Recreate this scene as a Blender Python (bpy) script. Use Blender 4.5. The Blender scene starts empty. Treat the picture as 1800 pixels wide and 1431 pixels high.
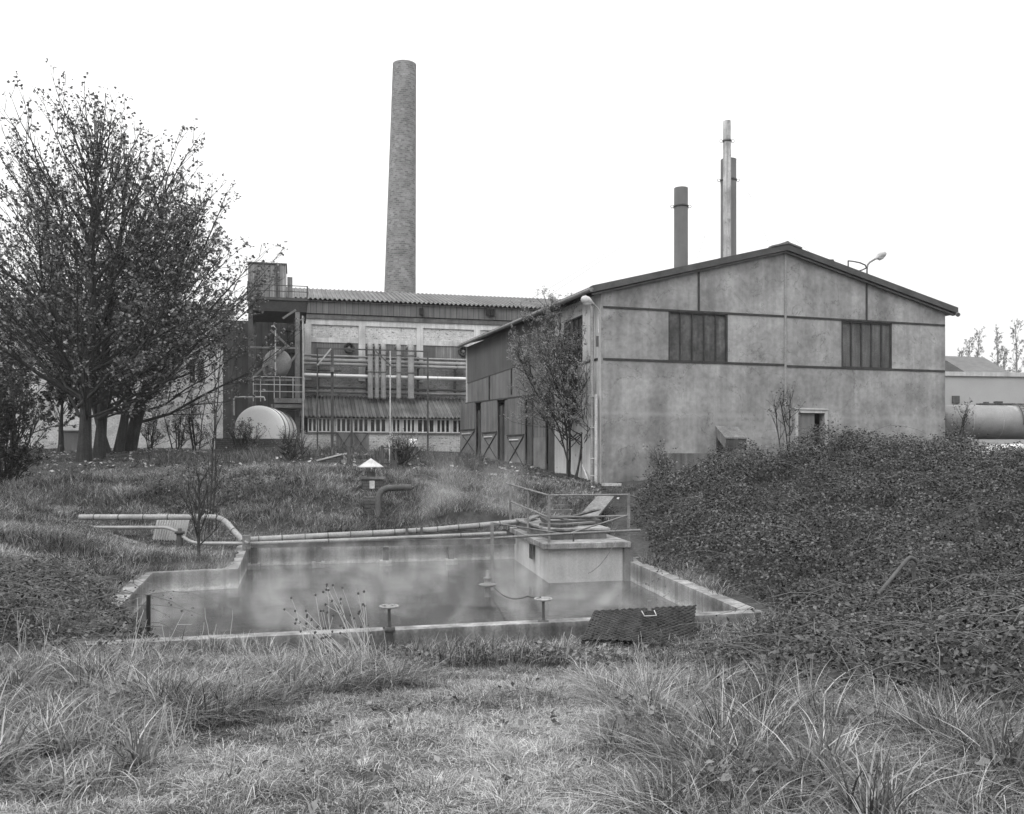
import bpy, math, random
import numpy as np
from mathutils import Vector, Matrix
random.seed(7); rng = np.random.default_rng(11)
sc = bpy.context.scene; COL = sc.collection
# ------------------------------------------------------------------ camera, sky, sun, exposure
FPX = 1590.0; CXP = 900.0; HOR = 812.0; CZ = 2.0
cam = bpy.data.objects.new('camera', bpy.data.cameras.new('camera')); COL.objects.link(cam)
cam.location = (0, 0, CZ); cam.rotation_euler = (math.radians(90), 0, 0)
cam.data.sensor_width = 36; cam.data.lens = 36*FPX/1800; cam.data.shift_y = (HOR-715.5)/1800
cam.data.clip_end = 3000; cam.data.clip_start = 0.05; sc.camera = cam
SUN_EL, SUN_AZ = math.radians(42), math.radians(215)
w = bpy.data.worlds.new("World"); sc.world = w; w.use_nodes = True
nt = w.node_tree; nt.nodes.clear(); N = nt.nodes.new; Lk = nt.links.new
sky = N('ShaderNodeTexSky'); sky.sky_type = 'NISHITA'; sky.sun_disc = False
sky.sun_elevation = SUN_EL; sky.sun_rotation = SUN_AZ; sky.air_density = 1.0; sky.dust_density = 4.0
bw = N('ShaderNodeRGBToBW'); mx = N('ShaderNodeMix'); mx.data_type = 'FLOAT'
bg = N('ShaderNodeBackground'); wo = N('ShaderNodeOutputWorld')
mx.inputs[0].default_value = 0.92
# overcast sky: a third as bright at the horizon as overhead
wtc = N('ShaderNodeTexCoord'); wsx = N('ShaderNodeSeparateXYZ'); wmr = N('ShaderNodeMapRange'); wmr.clamp = True
wmr.inputs[1].default_value = 0; wmr.inputs[2].default_value = 1; wmr.inputs[3].default_value = 5.2; wmr.inputs[4].default_value = 16.5
Lk(wtc.outputs['Generated'], wsx.inputs[0]); Lk(wsx.outputs[2], wmr.inputs[0]); Lk(wmr.outputs[0], mx.inputs[3])
Lk(sky.outputs[0], bw.inputs[0]); Lk(bw.outputs[0], mx.inputs[2]); Lk(mx.outputs[0], bg.inputs[0])
bg.inputs[1].default_value = 0.10; Lk(bg.outputs[0], wo.inputs[0])
sl = bpy.data.lights.new('sun', 'SUN'); sl.energy = 0.8; sl.angle = math.radians(25)
so = bpy.data.objects.new('sun', sl); COL.objects.link(so)
so.rotation_euler = (math.radians(90)-SUN_EL, 0, math.radians(180)-SUN_AZ)
sc.view_settings.view_transform = 'Standard'; sc.view_settings.look = 'None'
sc.view_settings.exposure = 0.75; sc.view_settings.gamma = 1.0; sc.view_settings.use_curve_mapping = False
sc.cycles.max_bounces = 6; sc.cycles.volume_bounces = 1; sc.cycles.transparent_max_bounces = 8

# ------------------------------------------------------------------ helpers
def P(px, py, D): return Vector(((px-CXP)/FPX*D, D, CZ-(py-HOR)/FPX*D))
def PZ(px, py, z):
    D = (CZ-z)*FPX/(py-HOR); return Vector(((px-CXP)/FPX*D, D, z))
def V(*a): return Vector(a)

class Plane:                                   # a vertical wall plane: s runs along it, off comes out towards the viewer
    def __init__(s, px, D, d):
        s.o = V((px-CXP)/FPX*D, D, 0); s.d = V(d[0], d[1], 0).normalized(); s.n = V(s.d.y, -s.d.x, 0)
    def s(s, px, off=0):
        k = (px-CXP)/FPX; o = s.o+s.n*off
        return (k*o.y-o.x)/(s.d.x-k*s.d.y)
    def z(s, px, py, off=0):
        t = s.s(px, off); D = s.o.y+s.n.y*off+s.d.y*t; return CZ-(py-HOR)/FPX*D
    def w(s, t, z, off=0):
        q = s.o+s.d*t+s.n*off; return V(q.x, q.y, z)
    def h(s, px, py, off=0): return s.w(s.s(px, off), s.z(px, py, off), off)

class MB:
    def __init__(s): s.v = []; s.f = []; s.sm = []
    def add(s, vs, fs, smooth=False):
        b = len(s.v); s.v += [tuple(q) for q in vs]; s.f += [tuple(b+i for i in f) for f in fs]; s.sm += [smooth]*len(fs)
        return s
    def hexa(s, c):                            # 8 corners: bottom 4 ccw, top 4 ccw
        return s.add(c, [(3,2,1,0),(4,5,6,7),(0,1,5,4),(1,2,6,5),(2,3,7,6),(3,0,4,7)])
    def box(s, c, size, rz=0, tilt=None):
        m = Matrix.Rotation(rz, 3, 'Z')
        if tilt: m = m @ Matrix.Rotation(tilt[1], 3, tilt[0])
        hx, hy, hz = size[0]/2, size[1]/2, size[2]/2; c = Vector(c)
        return s.hexa([c+m@V(*q) for q in ((-hx,-hy,-hz),(hx,-hy,-hz),(hx,hy,-hz),(-hx,hy,-hz),(-hx,-hy,hz),(hx,-hy,hz),(hx,hy,hz),(-hx,hy,hz))])
    def pb(s, pl, s0, s1, z0, z1, o0, o1, z0b=None, z1b=None):   # box on a plane; o1 is nearer the viewer; z*b = heights at s1
        z0b = z0 if z0b is None else z0b; z1b = z1 if z1b is None else z1b
        return s.hexa([pl.w(s0,z0,o1), pl.w(s1,z0b,o1), pl.w(s1,z0b,o0), pl.w(s0,z0,o0), pl.w(s0,z1,o1), pl.w(s1,z1b,o1), pl.w(s1,z1b,o0), pl.w(s0,z1,o0)])
    def bar(s, a, b, wd, ht=None, up=(0,0,1)):  # rectangular bar between two points
        a = Vector(a); b = Vector(b); ht = ht or wd; d = (b-a).normalized(); u = Vector(up)
        if abs(d.dot(u)) > .95: u = V(0,1,0)
        x = d.cross(u).normalized()*(wd/2); y = x.cross(d).normalized()*(ht/2)
        return s.hexa([a-x-y, a+x-y, a+x+y, a-x+y, b-x-y, b+x-y, b+x+y, b-x+y])
    def tube(s, pts, r, n=10, caps=True):
        pts = [Vector(p) for p in pts]; k = len(pts); rr = r if isinstance(r, (list, tuple)) else [r]*k
        t0 = (pts[1]-pts[0]).normalized(); u = V(0,0,1) if abs(t0.z) < .9 else V(1,0,0); x = t0.cross(u).normalized(); vs = []; fs = []
        for i, p in enumerate(pts):
            t = (pts[min(i+1,k-1)]-pts[max(i-1,0)]).normalized(); x = (x-t*x.dot(t)).normalized(); y = t.cross(x)
            sc_ = 1.0
            if 0 < i < k-1:
                c = (pts[i]-pts[i-1]).normalized().dot((pts[i+1]-pts[i]).normalized()); sc_ = 1/math.sqrt(max(.3,(1+c)/2))
            for j in range(n):
                a = 2*math.pi*j/n; vs.append(p+(x*math.cos(a)+y*math.sin(a))*rr[i]*(1 if n < 5 else sc_ if False else 1))
        for i in range(k-1):
            for j in range(n): fs.append((i*n+j, i*n+(j+1)%n, (i+1)*n+(j+1)%n, (i+1)*n+j))
        s.add(vs, fs, n > 5)
        if caps: s.add([vs[j] for j in range(n)], [tuple(range(n))[::-1]]); s.add([vs[(k-1)*n+j] for j in range(n)], [tuple(range(n))])
        return s
    def lathe(s, c, prof, n=24, axis=(0,0,1), smooth=True):     # prof: (radius, along axis)
        ax = Vector(axis).normalized(); u = V(0,0,1) if abs(ax.z) < .9 else V(1,0,0); x = ax.cross(u).normalized(); y = ax.cross(x); c = Vector(c)
        vs = []; fs = []
        for r, h in prof:
            for j in range(n):
                a = 2*math.pi*j/n; vs.append(c+ax*h+(x*math.cos(a)+y*math.sin(a))*max(r, 1e-4))
        for i in range(len(prof)-1):
            for j in range(n): fs.append((i*n+j, i*n+(j+1)%n, (i+1)*n+(j+1)%n, (i+1)*n+j))
        return s.add(vs, fs, smooth)
    def torus(s, c, R, r, axis=(0,0,1), n=28, m=8):
        ax = Vector(axis).normalized(); u = V(0,0,1) if abs(ax.z) < .9 else V(1,0,0); x = ax.cross(u).normalized(); y = ax.cross(x); c = Vector(c)
        vs = []; fs = []
        for i in range(n):
            a = 2*math.pi*i/n; e = x*math.cos(a)+y*math.sin(a)
            for j in range(m):
                b = 2*math.pi*j/m; vs.append(c+e*(R+r*math.cos(b))+ax*(r*math.sin(b)))
        for i in range(n):
            for j in range(m): fs.append((i*m+j, ((i+1)%n)*m+j, ((i+1)%n)*m+(j+1)%m, i*m+(j+1)%m))
        return s.add(vs, fs, True)
    def prism(s, poly, z0, z1):                # poly: list of (x,y); z1 may be a list
        n = len(poly); zt = z1 if isinstance(z1, (list, tuple)) else [z1]*n
        vs = [V(p[0],p[1],z0) for p in poly]+[V(p[0],p[1],zt[i]) for i, p in enumerate(poly)]
        return s.add(vs, [tuple(range(n))[::-1], tuple(range(n,2*n))]+[(i,(i+1)%n,n+(i+1)%n,n+i) for i in range(n)])
    def build(s, name, m, parent=None, loc=None, bevel=0):
        base = Vector(parent.location) if parent is not None else (Vector(loc) if loc is not None else V(0,0,0))
        if parent is not None and parent.parent is not None: base = Vector(parent.get('_w', (0,0,0)))
        me = bpy.data.meshes.new(name); me.from_pydata([tuple(Vector(q)-base) for q in s.v], [], s.f); me.update()
        me.polygons.foreach_set('use_smooth', s.sm)
        me.materials.append(m); o = bpy.data.objects.new(name, me); COL.objects.link(o)
        if parent is not None: o.parent = parent
        else: o.location = base
        if parent is not None: o['_w'] = tuple(base)
        if bevel:
            b = o.modifiers.new('bevel', 'BEVEL'); b.width = bevel; b.segments = 2; b.limit_method = 'ANGLE'
        return o

def build_each(mb, name, m, parent):            # one mesh object per connected piece (solids added one after another)
    par = list(range(len(mb.v)))
    def fd(a):
        while par[a] != a: par[a] = par[par[a]]; a = par[a]
        return a
    for f in mb.f:
        for q in f[1:]: par[fd(f[0])] = fd(q)
    key = {}; 
    def kp(i): v = mb.v[i]; return (round(v[0],4), round(v[1],4), round(v[2],4))
    for i in range(len(mb.v)):                 # weld caps to their tubes
        k = kp(i)
        if k in key: par[fd(i)] = fd(key[k])
        else: key[k] = i
    grp = {}
    for j, f in enumerate(mb.f): grp.setdefault(fd(f[0]), []).append(j)
    for js in grp.values():
        sub = MB(); mp = {}
        for j in js:
            for q in mb.f[j]:
                if q not in mp: mp[q] = len(sub.v); sub.v.append(mb.v[q])
            sub.f.append(tuple(mp[q] for q in mb.f[j])); sub.sm.append(mb.sm[j])
        o = sub.build(name, m, parent)
    return o

def tag(o, label=None, cat=None, group=None, kind=None):
    if label: o['label'] = label
    if cat: o['category'] = cat
    if group: o['group'] = group
    if kind: o['kind'] = kind
    return o
def thing(name, loc, label, cat, group=None):
    o = bpy.data.objects.new(name, None); COL.objects.link(o); o.location = Vector(loc); o.empty_display_size = .2
    return tag(o, label, cat, group)

def npmesh(name, verts, faces, m, val=None, parent=None, loc=None, smooth=False):
    verts = np.asarray(verts, dtype=np.float32).reshape(-1, 3); faces = np.asarray(faces, dtype=np.int32); k = faces.shape[1]
    base = np.array(parent.location if parent is not None else (loc if loc is not None else (0,0,0)), dtype=np.float32)
    verts = verts-base
    me = bpy.data.meshes.new(name); me.vertices.add(len(verts)); me.vertices.foreach_set('co', verts.ravel())
    me.loops.add(faces.size); me.loops.foreach_set('vertex_index', faces.ravel())
    me.polygons.add(len(faces)); me.polygons.foreach_set('loop_start', np.arange(0, faces.size, k, dtype=np.int32))
    me.polygons.foreach_set('loop_total', np.full(len(faces), k, dtype=np.int32))
    if smooth: me.polygons.foreach_set('use_smooth', np.ones(len(faces), dtype=bool))
    me.update(calc_edges=True)
    if val is not None:
        a = me.attributes.new('tone', 'FLOAT', 'POINT'); a.data.foreach_set('value', np.asarray(val, dtype=np.float32).ravel())
    me.materials.append(m); o = bpy.data.objects.new(name, me); COL.objects.link(o)
    if parent is not None: o.parent = parent
    else: o.location = Vector([float(q) for q in base])
    return o

# ------------------------------------------------------------------ materials (all grey: a black-and-white photograph)
def newmat(name):
    m = bpy.data.materials.new(name); m.use_nodes = True; t = m.node_tree; t.nodes.clear()
    o = t.nodes.new('ShaderNodeOutputMaterial'); b = t.nodes.new('ShaderNodeBsdfPrincipled'); t.links.new(b.outputs[0], o.inputs[0])
    return m, t, b
def math_(t, op, a, b=None, c=None, clamp=False):
    n = t.nodes.new('ShaderNodeMath'); n.operation = op; n.use_clamp = clamp
    for i, q in enumerate((a, b, c)):
        if q is None: continue
        if isinstance(q, (int, float)): n.inputs[i].default_value = q
        else: t.links.new(q, n.inputs[i])
    return n.outputs[0]
def noise(t, vec, scale, detail=4, rough=.55, stretch=None, off=(0,0,0), dist=0):
    mp = t.nodes.new('ShaderNodeMapping'); t.links.new(vec, mp.inputs[0]); mp.inputs[1].default_value = off
    if stretch: mp.inputs[3].default_value = stretch
    n = t.nodes.new('ShaderNodeTexNoise'); n.inputs['Scale'].default_value = scale; n.inputs['Detail'].default_value = detail
    n.inputs['Roughness'].default_value = rough; n.inputs['Distortion'].default_value = dist; t.links.new(mp.outputs[0], n.inputs['Vector'])
    return n.outputs['Fac']
def remap(t, v, a, b, c, d, clamp=True):
    n = t.nodes.new('ShaderNodeMapRange'); n.clamp = clamp; t.links.new(v, n.inputs[0])
    for i, q in enumerate((a, b, c, d)): n.inputs[i+1].default_value = q
    return n.outputs[0]
def M(name, v, var=.25, scale=1.5, rough=.85, bump=.3, streak=0, sscale=5, fine=.15, fscale=30, metal=0, spec=.3, spots=0, spotv=.05, spscale=6, planks=None, bdist=.01):
    m, t, b = newmat(name); tc = t.nodes.new('ShaderNodeTexCoord').outputs['Object']
    val = remap(t, noise(t, tc, scale, 5), .3, .7, 1-var, 1+var)
    if fine: val = math_(t, 'MULTIPLY', val, remap(t, noise(t, tc, fscale, 4), .3, .7, 1-fine, 1+fine))
    if streak:
        st = noise(t, tc, sscale, 4, .6, (1, 1, .07)); val = math_(t, 'MULTIPLY', val, remap(t, st, .35, .7, 1-streak, 1+streak))
    if planks:                                   # (direction x, y, width): boards, seams or painted corrugation shade
        sx = t.nodes.new('ShaderNodeSeparateXYZ'); t.links.new(tc, sx.inputs[0])
        u = math_(t, 'ADD', math_(t, 'MULTIPLY', sx.outputs[0], planks[0]), math_(t, 'MULTIPLY', sx.outputs[1], planks[1]))
        fl = math_(t, 'DIVIDE', u, planks[2]); ids = math_(t, 'FLOOR', fl)
        wn = t.nodes.new('ShaderNodeTexWhiteNoise'); wn.noise_dimensions = '1D'; t.links.new(ids, wn.inputs['W'])
        val = math_(t, 'MULTIPLY', val, remap(t, wn.outputs[0], 0, 1, 1-planks[3], 1+planks[3]))
        fr = math_(t, 'FRACT', fl); gap = math_(t, 'LESS_THAN', math_(t, 'ABSOLUTE', math_(t, 'SUBTRACT', fr, .5)), .46)
        val = math_(t, 'MULTIPLY', val, remap(t, gap, 0, 1, .35, 1))
    val = math_(t, 'MULTIPLY', val, v)
    if spots:
        sp = remap(t, noise(t, tc, spscale, 6, .7, off=(3,7,1)), spots, spots+.06, 0, 1)
        mxn = t.nodes.new('ShaderNodeMix'); mxn.data_type = 'FLOAT'; t.links.new(sp, mxn.inputs[0]); t.links.new(val, mxn.inputs[2]); mxn.inputs[3].default_value = spotv; val = mxn.outputs[0]
    t.links.new(val, b.inputs['Base Color']); b.inputs['Roughness'].default_value = rough; b.inputs['Metallic'].default_value = metal
    b.inputs['Specular IOR Level'].default_value = spec
    if bump:
        bp = t.nodes.new('ShaderNodeBump'); bp.inputs['Strength'].default_value = bump; bp.inputs['Distance'].default_value = bdist
        t.links.new(noise(t, tc, fscale*.8, 6), bp.inputs['Height']); t.links.new(bp.outputs[0], b.inputs['Normal'])
    return m
def BRICK(name, v, mortar, d=(1,0), var=.35, peel=None, cyl=None, bw_=.22, bh=.075, contrast=.25, ms=.012, bump=.6):
    m, t, b = newmat(name); tc = t.nodes.new('ShaderNodeTexCoord').outputs['Object']
    sx = t.nodes.new('ShaderNodeSeparateXYZ'); t.links.new(tc, sx.inputs[0])
    if cyl: u = math_(t, 'MULTIPLY', math_(t, 'ARCTAN2', sx.outputs[1], sx.outputs[0]), cyl)
    else: u = math_(t, 'ADD', math_(t, 'MULTIPLY', sx.outputs[0], d[0]), math_(t, 'MULTIPLY', sx.outputs[1], d[1]))
    cb = t.nodes.new('ShaderNodeCombineXYZ'); t.links.new(u, cb.inputs[0]); t.links.new(sx.outputs[2], cb.inputs[1])
    br = t.nodes.new('ShaderNodeTexBrick'); t.links.new(cb.outputs[0], br.inputs[0]); br.inputs['Scale'].default_value = 1
    br.inputs['Brick Width'].default_value = bw_; br.inputs['Row Height'].default_value = bh; br.inputs['Mortar Size'].default_value = ms
    br.inputs['Mortar Smooth'].default_value = .3
    g = lambda q: (q, q, q, 1)
    br.inputs['Color1'].default_value = g(v*(1-contrast)); br.inputs['Color2'].default_value = g(v*(1+contrast)); br.inputs['Mortar'].default_value = g(mortar)
    b2 = t.nodes.new('ShaderNodeRGBToBW'); t.links.new(br.outputs[0], b2.inputs[0])
    val = math_(t, 'MULTIPLY', b2.outputs[0], remap(t, noise(t, tc, .8, 5), .3, .7, 1-var, 1+var))
    val = math_(t, 'MULTIPLY', val, remap(t, noise(t, tc, 14, 4), .3, .7, .8, 1.2))
    if peel:                                     # (threshold, dark value): whitewash flaked off in patches
        pk = remap(t, noise(t, cb.outputs[0], 5, 7, .75, (1, 2.2, 1)), peel[0], peel[0]+.05, 0, 1)
        mxn = t.nodes.new('ShaderNodeMix'); mxn.data_type = 'FLOAT'; t.links.new(pk, mxn.inputs[0]); t.links.new(val, mxn.inputs[2]); mxn.inputs[3].default_value = peel[1]; val = mxn.outputs[0]
    t.links.new(val, b.inputs['Base Color']); b.inputs['Roughness'].default_value = .9; b.inputs['Specular IOR Level'].default_value = .2
    bp = t.nodes.new('ShaderNodeBump'); bp.inputs['Strength'].default_value = bump; bp.inputs['Distance'].default_value = .01
    t.links.new(b2.outputs[0], bp.inputs['Height']); t.links.new(bp.outputs[0], b.inputs['Normal'])
    return m
def LEAF(name, lo, hi, rough=.6, trans=.25, spec=.3):
    m, t, b = newmat(name); at = t.nodes.new('ShaderNodeAttribute'); at.attribute_name = 'tone'
    val = remap(t, at.outputs['Fac'], 0, 1, lo, hi); t.links.new(val, b.inputs['Base Color']); b.inputs['Roughness'].default_value = rough
    b.inputs['Specular IOR Level'].default_value = spec
    if trans:
        tr = t.nodes.new('ShaderNodeBsdfTranslucent'); t.links.new(val, tr.inputs[0]); ms = t.nodes.new('ShaderNodeMixShader'); ms.inputs[0].default_value = trans
        t.links.new(b.outputs[0], ms.inputs[1]); t.links.new(tr.outputs[0], ms.inputs[2])
        o = [n for n in t.nodes if n.type == 'OUTPUT_MATERIAL'][0]; t.links.new(ms.outputs[0], o.inputs[0])
    return m

GU = V(11.55, 3.5, 0).normalized()                      # direction of the workshop gable
GD = (GU.x, GU.y); SD = (-GU.y, GU.x)
FD = (.972, .234)
m_conc = M('pool_concrete', .22, .5, 1.2, streak=.4, fine=.25, bump=.4, spots=.66, spotv=.12, spscale=3)
t = m_conc.node_tree; bs = [n for n in t.nodes if n.type == 'BSDF_PRINCIPLED'][0]; lk = bs.inputs['Base Color'].links[0].from_socket
tc = t.nodes.new('ShaderNodeTexCoord').outputs['Object']; sx = t.nodes.new('ShaderNodeSeparateXYZ'); t.links.new(tc, sx.inputs[0])
zz = math_(t, 'ADD', sx.outputs[2], remap(t, noise(t, tc, 2.5, 4), .3, .7, -.035, .035))      # lime tide line above the water, black algae over it
tide = remap(t, math_(t, 'ABSOLUTE', math_(t, 'ADD', zz, .33)), .02, .06, 1.7, 1); alg = remap(t, math_(t, 'ABSOLUTE', math_(t, 'ADD', zz, .12)), .05, .13, .62, 1)
t.links.new(math_(t, 'MULTIPLY', math_(t, 'MULTIPLY', lk, tide), alg), bs.inputs['Base Color'])
m_conc_d = M('dark_concrete', .12, .3, 1.5, streak=.3, fine=.2)
m_conc_p = M('pale_concrete', .40, .2, 1.2, streak=.15, fine=.12)
m_steel = M('rusty_steel', .07, .35, 3, rough=.7, fine=.25)
m_steel_m = M('painted_steel', .16, .3, 3, rough=.6, fine=.25, spots=.6, spotv=.06, spscale=12)
m_steel_l = M('pale_steel', .42, .25, 3, rough=.55, fine=.2, spots=.62, spotv=.12, spscale=15)
m_pipe = M('lagged_pipe', .26, .25, 2, rough=.7, fine=.25, spots=.62, spotv=.1, spscale=9)
m_alu = M('bright_pipe_cladding', .62, .12, 1, rough=.4, fine=.08, metal=.3)
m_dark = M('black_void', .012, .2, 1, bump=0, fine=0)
m_glass = M('dirty_glass', .018, .4, 2, rough=.25, fine=.2, bump=.05, spec=.5)
m_wood = M('weathered_wood', .17, .3, 2, streak=.3, sscale=20)
m_wood_d = M('dark_wood', .07, .3, 2, streak=.3, sscale=20)
m_soil = M('soil', .045, .5, 1.3, fine=.4, fscale=14, bump=1, bdist=.05)
m_bark = M('bark', .036, .3, 2.5, streak=.4, sscale=14, fine=.3, bump=1, bdist=.03)
m_bark_l = M('pale_bark', .15, .3, 3, fine=.3)

# ------------------------------------------------------------------ ground
WATER = -.36
A_ = V(-4.76,10.1,0); B_ = V(-6.48,16.3,0); C_ = V(-5.12,16.9,0); E_ = V(-5.97,20.5,0); F_ = V(.05,22.0,0)
H_ = V(3.10,12.2,0); G_ = V(2.33,18.1,0); I_ = V(1.7,22.2,0)
POOL = [A_, H_, G_, I_, F_, E_, C_, B_]
def inpoly(x, y, poly):
    r = np.zeros(x.shape, bool); n = len(poly); j = n-1
    for i in range(n):
        xi, yi, xj, yj = poly[i][0], poly[i][1], poly[j][0], poly[j][1]
        r ^= ((yi > y) != (yj > y)) & (x < (xj-xi)*(y-yi)/((yj-yi) or 1e-9)+xi); j = i
    return r
def pdist(x, y, poly):
    d = np.full(x.shape, 1e9); n = len(poly)
    for i in range(n):
        a = poly[i]; b = poly[(i+1) % n]; dx, dy = b[0]-a[0], b[1]-a[1]; L2 = dx*dx+dy*dy
        t = np.clip(((x-a[0])*dx+(y-a[1])*dy)/L2, 0, 1); d = np.minimum(d, np.hypot(x-a[0]-t*dx, y-a[1]-t*dy))
    return d
ctrl = []
def c(px, py, D): q = P(px, py, D); ctrl.append((q.x, q.y, q.z))
def cw(x, y, z): ctrl.append((x, y, z))
for x in (-9, -4, 0, 4, 9): cw(x, -2, .45); cw(x, 2, .42)
for x, z in ((-4, .42), (-2, .38), (0, .35), (2, .35), (4, .45), (7, .6)): cw(x, 4.2, z)
for x, z in ((-6, .3), (-3, .18), (0, .08), (2.4, .08), (4.5, .2), (8, .6)): cw(x, 7, z)
for x, z in ((-6, .05), (-4, -.12), (-2, -.22), (0, -.26), (2, -.24)): cw(x, 9.5+.26*(x+4)*.3, z)
cw(-5.3, 9.7, -.1); cw(3.6, 11.0, -.22); cw(3.6, 12.3, -.1); cw(1, 10.9, -.28); cw(3.0, 11.5, -.25); cw(-1.5, 10.4, -.28); cw(-4, 9.6, -.2)
c(200,1080,12); c(100,960,16); c(0,1000,14); c(0,900,19); c(100,1100,10.5); c(190,1000,15.2); cw(-9,12,.6); cw(-12,16,1.2); cw(-7.1,16,.08); cw(-6.4,13,.02)
c(340,975,18); c(405,985,17.8); cw(-6.3,18.5,.08); cw(-6.4,20.5,.2); c(250,960,18.5); cw(-8.6,19.5,.55); cw(-11,21,1.1)
c(0,852,22); c(100,850,24); c(250,842,24.5); c(300,850,23.2); c(150,885,21.5); c(380,870,22.3); c(250,935,21.2); c(320,940,20.8); c(200,930,20.6); cw(-7.6,19.7,.2)
c(450,945,20.9); c(640,938,21.6); c(560,940,21.3); c(460,870,23); c(500,838,24.5); c(560,828,25.5); c(600,880,22.8)
c(640,832,25); c(720,842,25); c(760,908,22); c(850,900,22.4); c(800,850,25); c(900,850,25); c(850,870,24); c(940,900,22.8); cw(.2,22.5,.4); cw(1.7,22.9,.5)
c(1000,862,25); c(1057,850,26); c(1100,855,25.5); cw(2.9,18.2,.05); cw(2.6,20,.4); cw(2.6,22,.7); cw(3.6,15,.05); cw(3.7,13,-.05)
c(147,812,30); c(173,806,31.5); c(226,795,34); c(50,815,29); c(-200,830,27); c(-300,900,20); c(300,802,33); c(450,808,32); c(600,800,32); c(700,806,32)
c(822,798,41); c(900,813,35); c(980,832,29.5); c(760,796,42); c(535,795,44); c(300,790,43); c(0,790,43); c(-300,790,43); c(760,815,29.5); c(850,818,30)
cw(5.0,25,1.45); cw(6.9,22.5,1.72); cw(9.8,22.5,2.25); cw(11.5,22.5,1.75); cw(13.2,22.5,1.35); cw(18,22,1.2); cw(13.5,25,1.4); cw(18,25,1.3); cw(4.4,24,1.3)
cw(8,25.6,1.8); cw(11,26.5,1.8); cw(14.6,28,1.5); cw(20,28,1.5); cw(16,33,1.9); cw(22,40,2.1)
cw(4.3,17,.3); cw(6.7,18,.75); cw(8,15,.5); cw(5,13,-.1); cw(5.5,12,-.02); cw(6.8,12,.25); cw(10,12,.9); cw(11,17,1.3); cw(5,10,-.02); cw(8,9,.4); cw(15,12,1.4)
for a in range(0, 360, 20):
    for R, z in ((75, 2.6), (200, 2.6), (700, 2.6)):
        x, y = R*math.cos(math.radians(a)), R*math.sin(math.radians(a))
        if y > -20 or R > 100: cw(x, y+20, 2.6 if y > 0 else 1.0)
cp = np.array(ctrl); Kc = len(cp)
Dm = np.hypot(cp[:, None, 0]-cp[None, :, 0], cp[:, None, 1]-cp[None, :, 1])
Am = np.zeros((Kc+1, Kc+1)); Am[:Kc, :Kc] = -Dm-np.eye(Kc)*(-.15); Am[:Kc, Kc] = 1; Am[Kc, :Kc] = 1
sol = np.linalg.solve(Am, np.append(cp[:, 2], 0))
def vnoise(x, y, s, seed=0):                            # smooth value noise
    r = np.random.default_rng(seed).random((64, 64)); xs = x/s; ys = y/s; xi = np.floor(xs).astype(int); yi = np.floor(ys).astype(int)
    fx = xs-xi; fy = ys-yi; fx = fx*fx*(3-2*fx); fy = fy*fy*(3-2*fy); g = lambda a, b: r[a % 64, b % 64]
    return (g(xi,yi)*(1-fx)+g(xi+1,yi)*fx)*(1-fy)+(g(xi,yi+1)*(1-fx)+g(xi+1,yi+1)*fx)*fy
def H(x, y, raw=False):
    x = np.atleast_1d(np.asarray(x, float)); y = np.atleast_1d(np.asarray(y, float)); out = np.empty(x.shape)
    xf, yf, of = x.ravel(), y.ravel(), out.ravel()
    for i in range(0, len(xf), 20000):
        d = np.hypot(xf[i:i+20000, None]-cp[None, :, 0], yf[i:i+20000, None]-cp[None, :, 1]); of[i:i+20000] = -d@sol[:Kc]+sol[Kc]
    out = of.reshape(x.shape); near = np.clip(1.2-np.abs(y)/60, 0, 1)
    out = out+((vnoise(x, y, 1.3, 1)-.5)*.10+(vnoise(x, y, .45, 2)-.5)*.05)*near
    hm = np.clip((y-17)/2, 0, 1)*np.clip((25.5-y)/2, 0, 1)*np.clip((2.2-x)/.5, 0, 1); out = out+hm*((vnoise(x, y, 1.25, 5)-.5)*.42+(vnoise(x, y, .6, 6)-.5)*.16)
    hf = np.clip((9.4-y)/1.5, 0, 1)*np.clip(near, 0, 1); out = out+hf*(vnoise(x, y, .28, 7)-.5)*.05
    if raw: return out
    ins = inpoly(x, y, POOL); d = pdist(x, y, POOL); ins = ins | (d < .13)
    out = np.where(~ins & (d < .5), np.minimum(out, np.where(y > 17.5, .35, -.03)), out)
    return np.where(ins, -1.3, out)
def Hs(x, y): return float(H(x, y)[0])
def grid1(a, b, seg): return np.arange(a, b, seg)
gx = np.concatenate([[-900,-500,-300,-180,-110,-80,-60,-45], grid1(-38,-12,1.0), grid1(-12,-8,.4), grid1(-8,5,.13), grid1(5,16,.4), grid1(16,40,1.2), [45,60,80,110,180,300,500,900]])
gy = np.concatenate([[-300,-120,-60,-30,-15,-8,-4], grid1(-1,2,.5), grid1(2,25,.13), grid1(25,34,.4), grid1(34,60,1.5), [62,70,80,100,140,200,300,500,900,1500]])
X, Y = np.meshgrid(gx, gy); Z = H(X, Y); n0, n1 = X.shape
idx = np.arange(n0*n1).reshape(n0, n1)
fq = np.stack([idx[:-1,:-1], idx[:-1,1:], idx[1:,1:], idx[1:,:-1]], -1).reshape(-1, 4)
tag(npmesh('ground', np.stack([X, Y, Z], -1), fq, m_soil, smooth=True), kind='structure')

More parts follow.
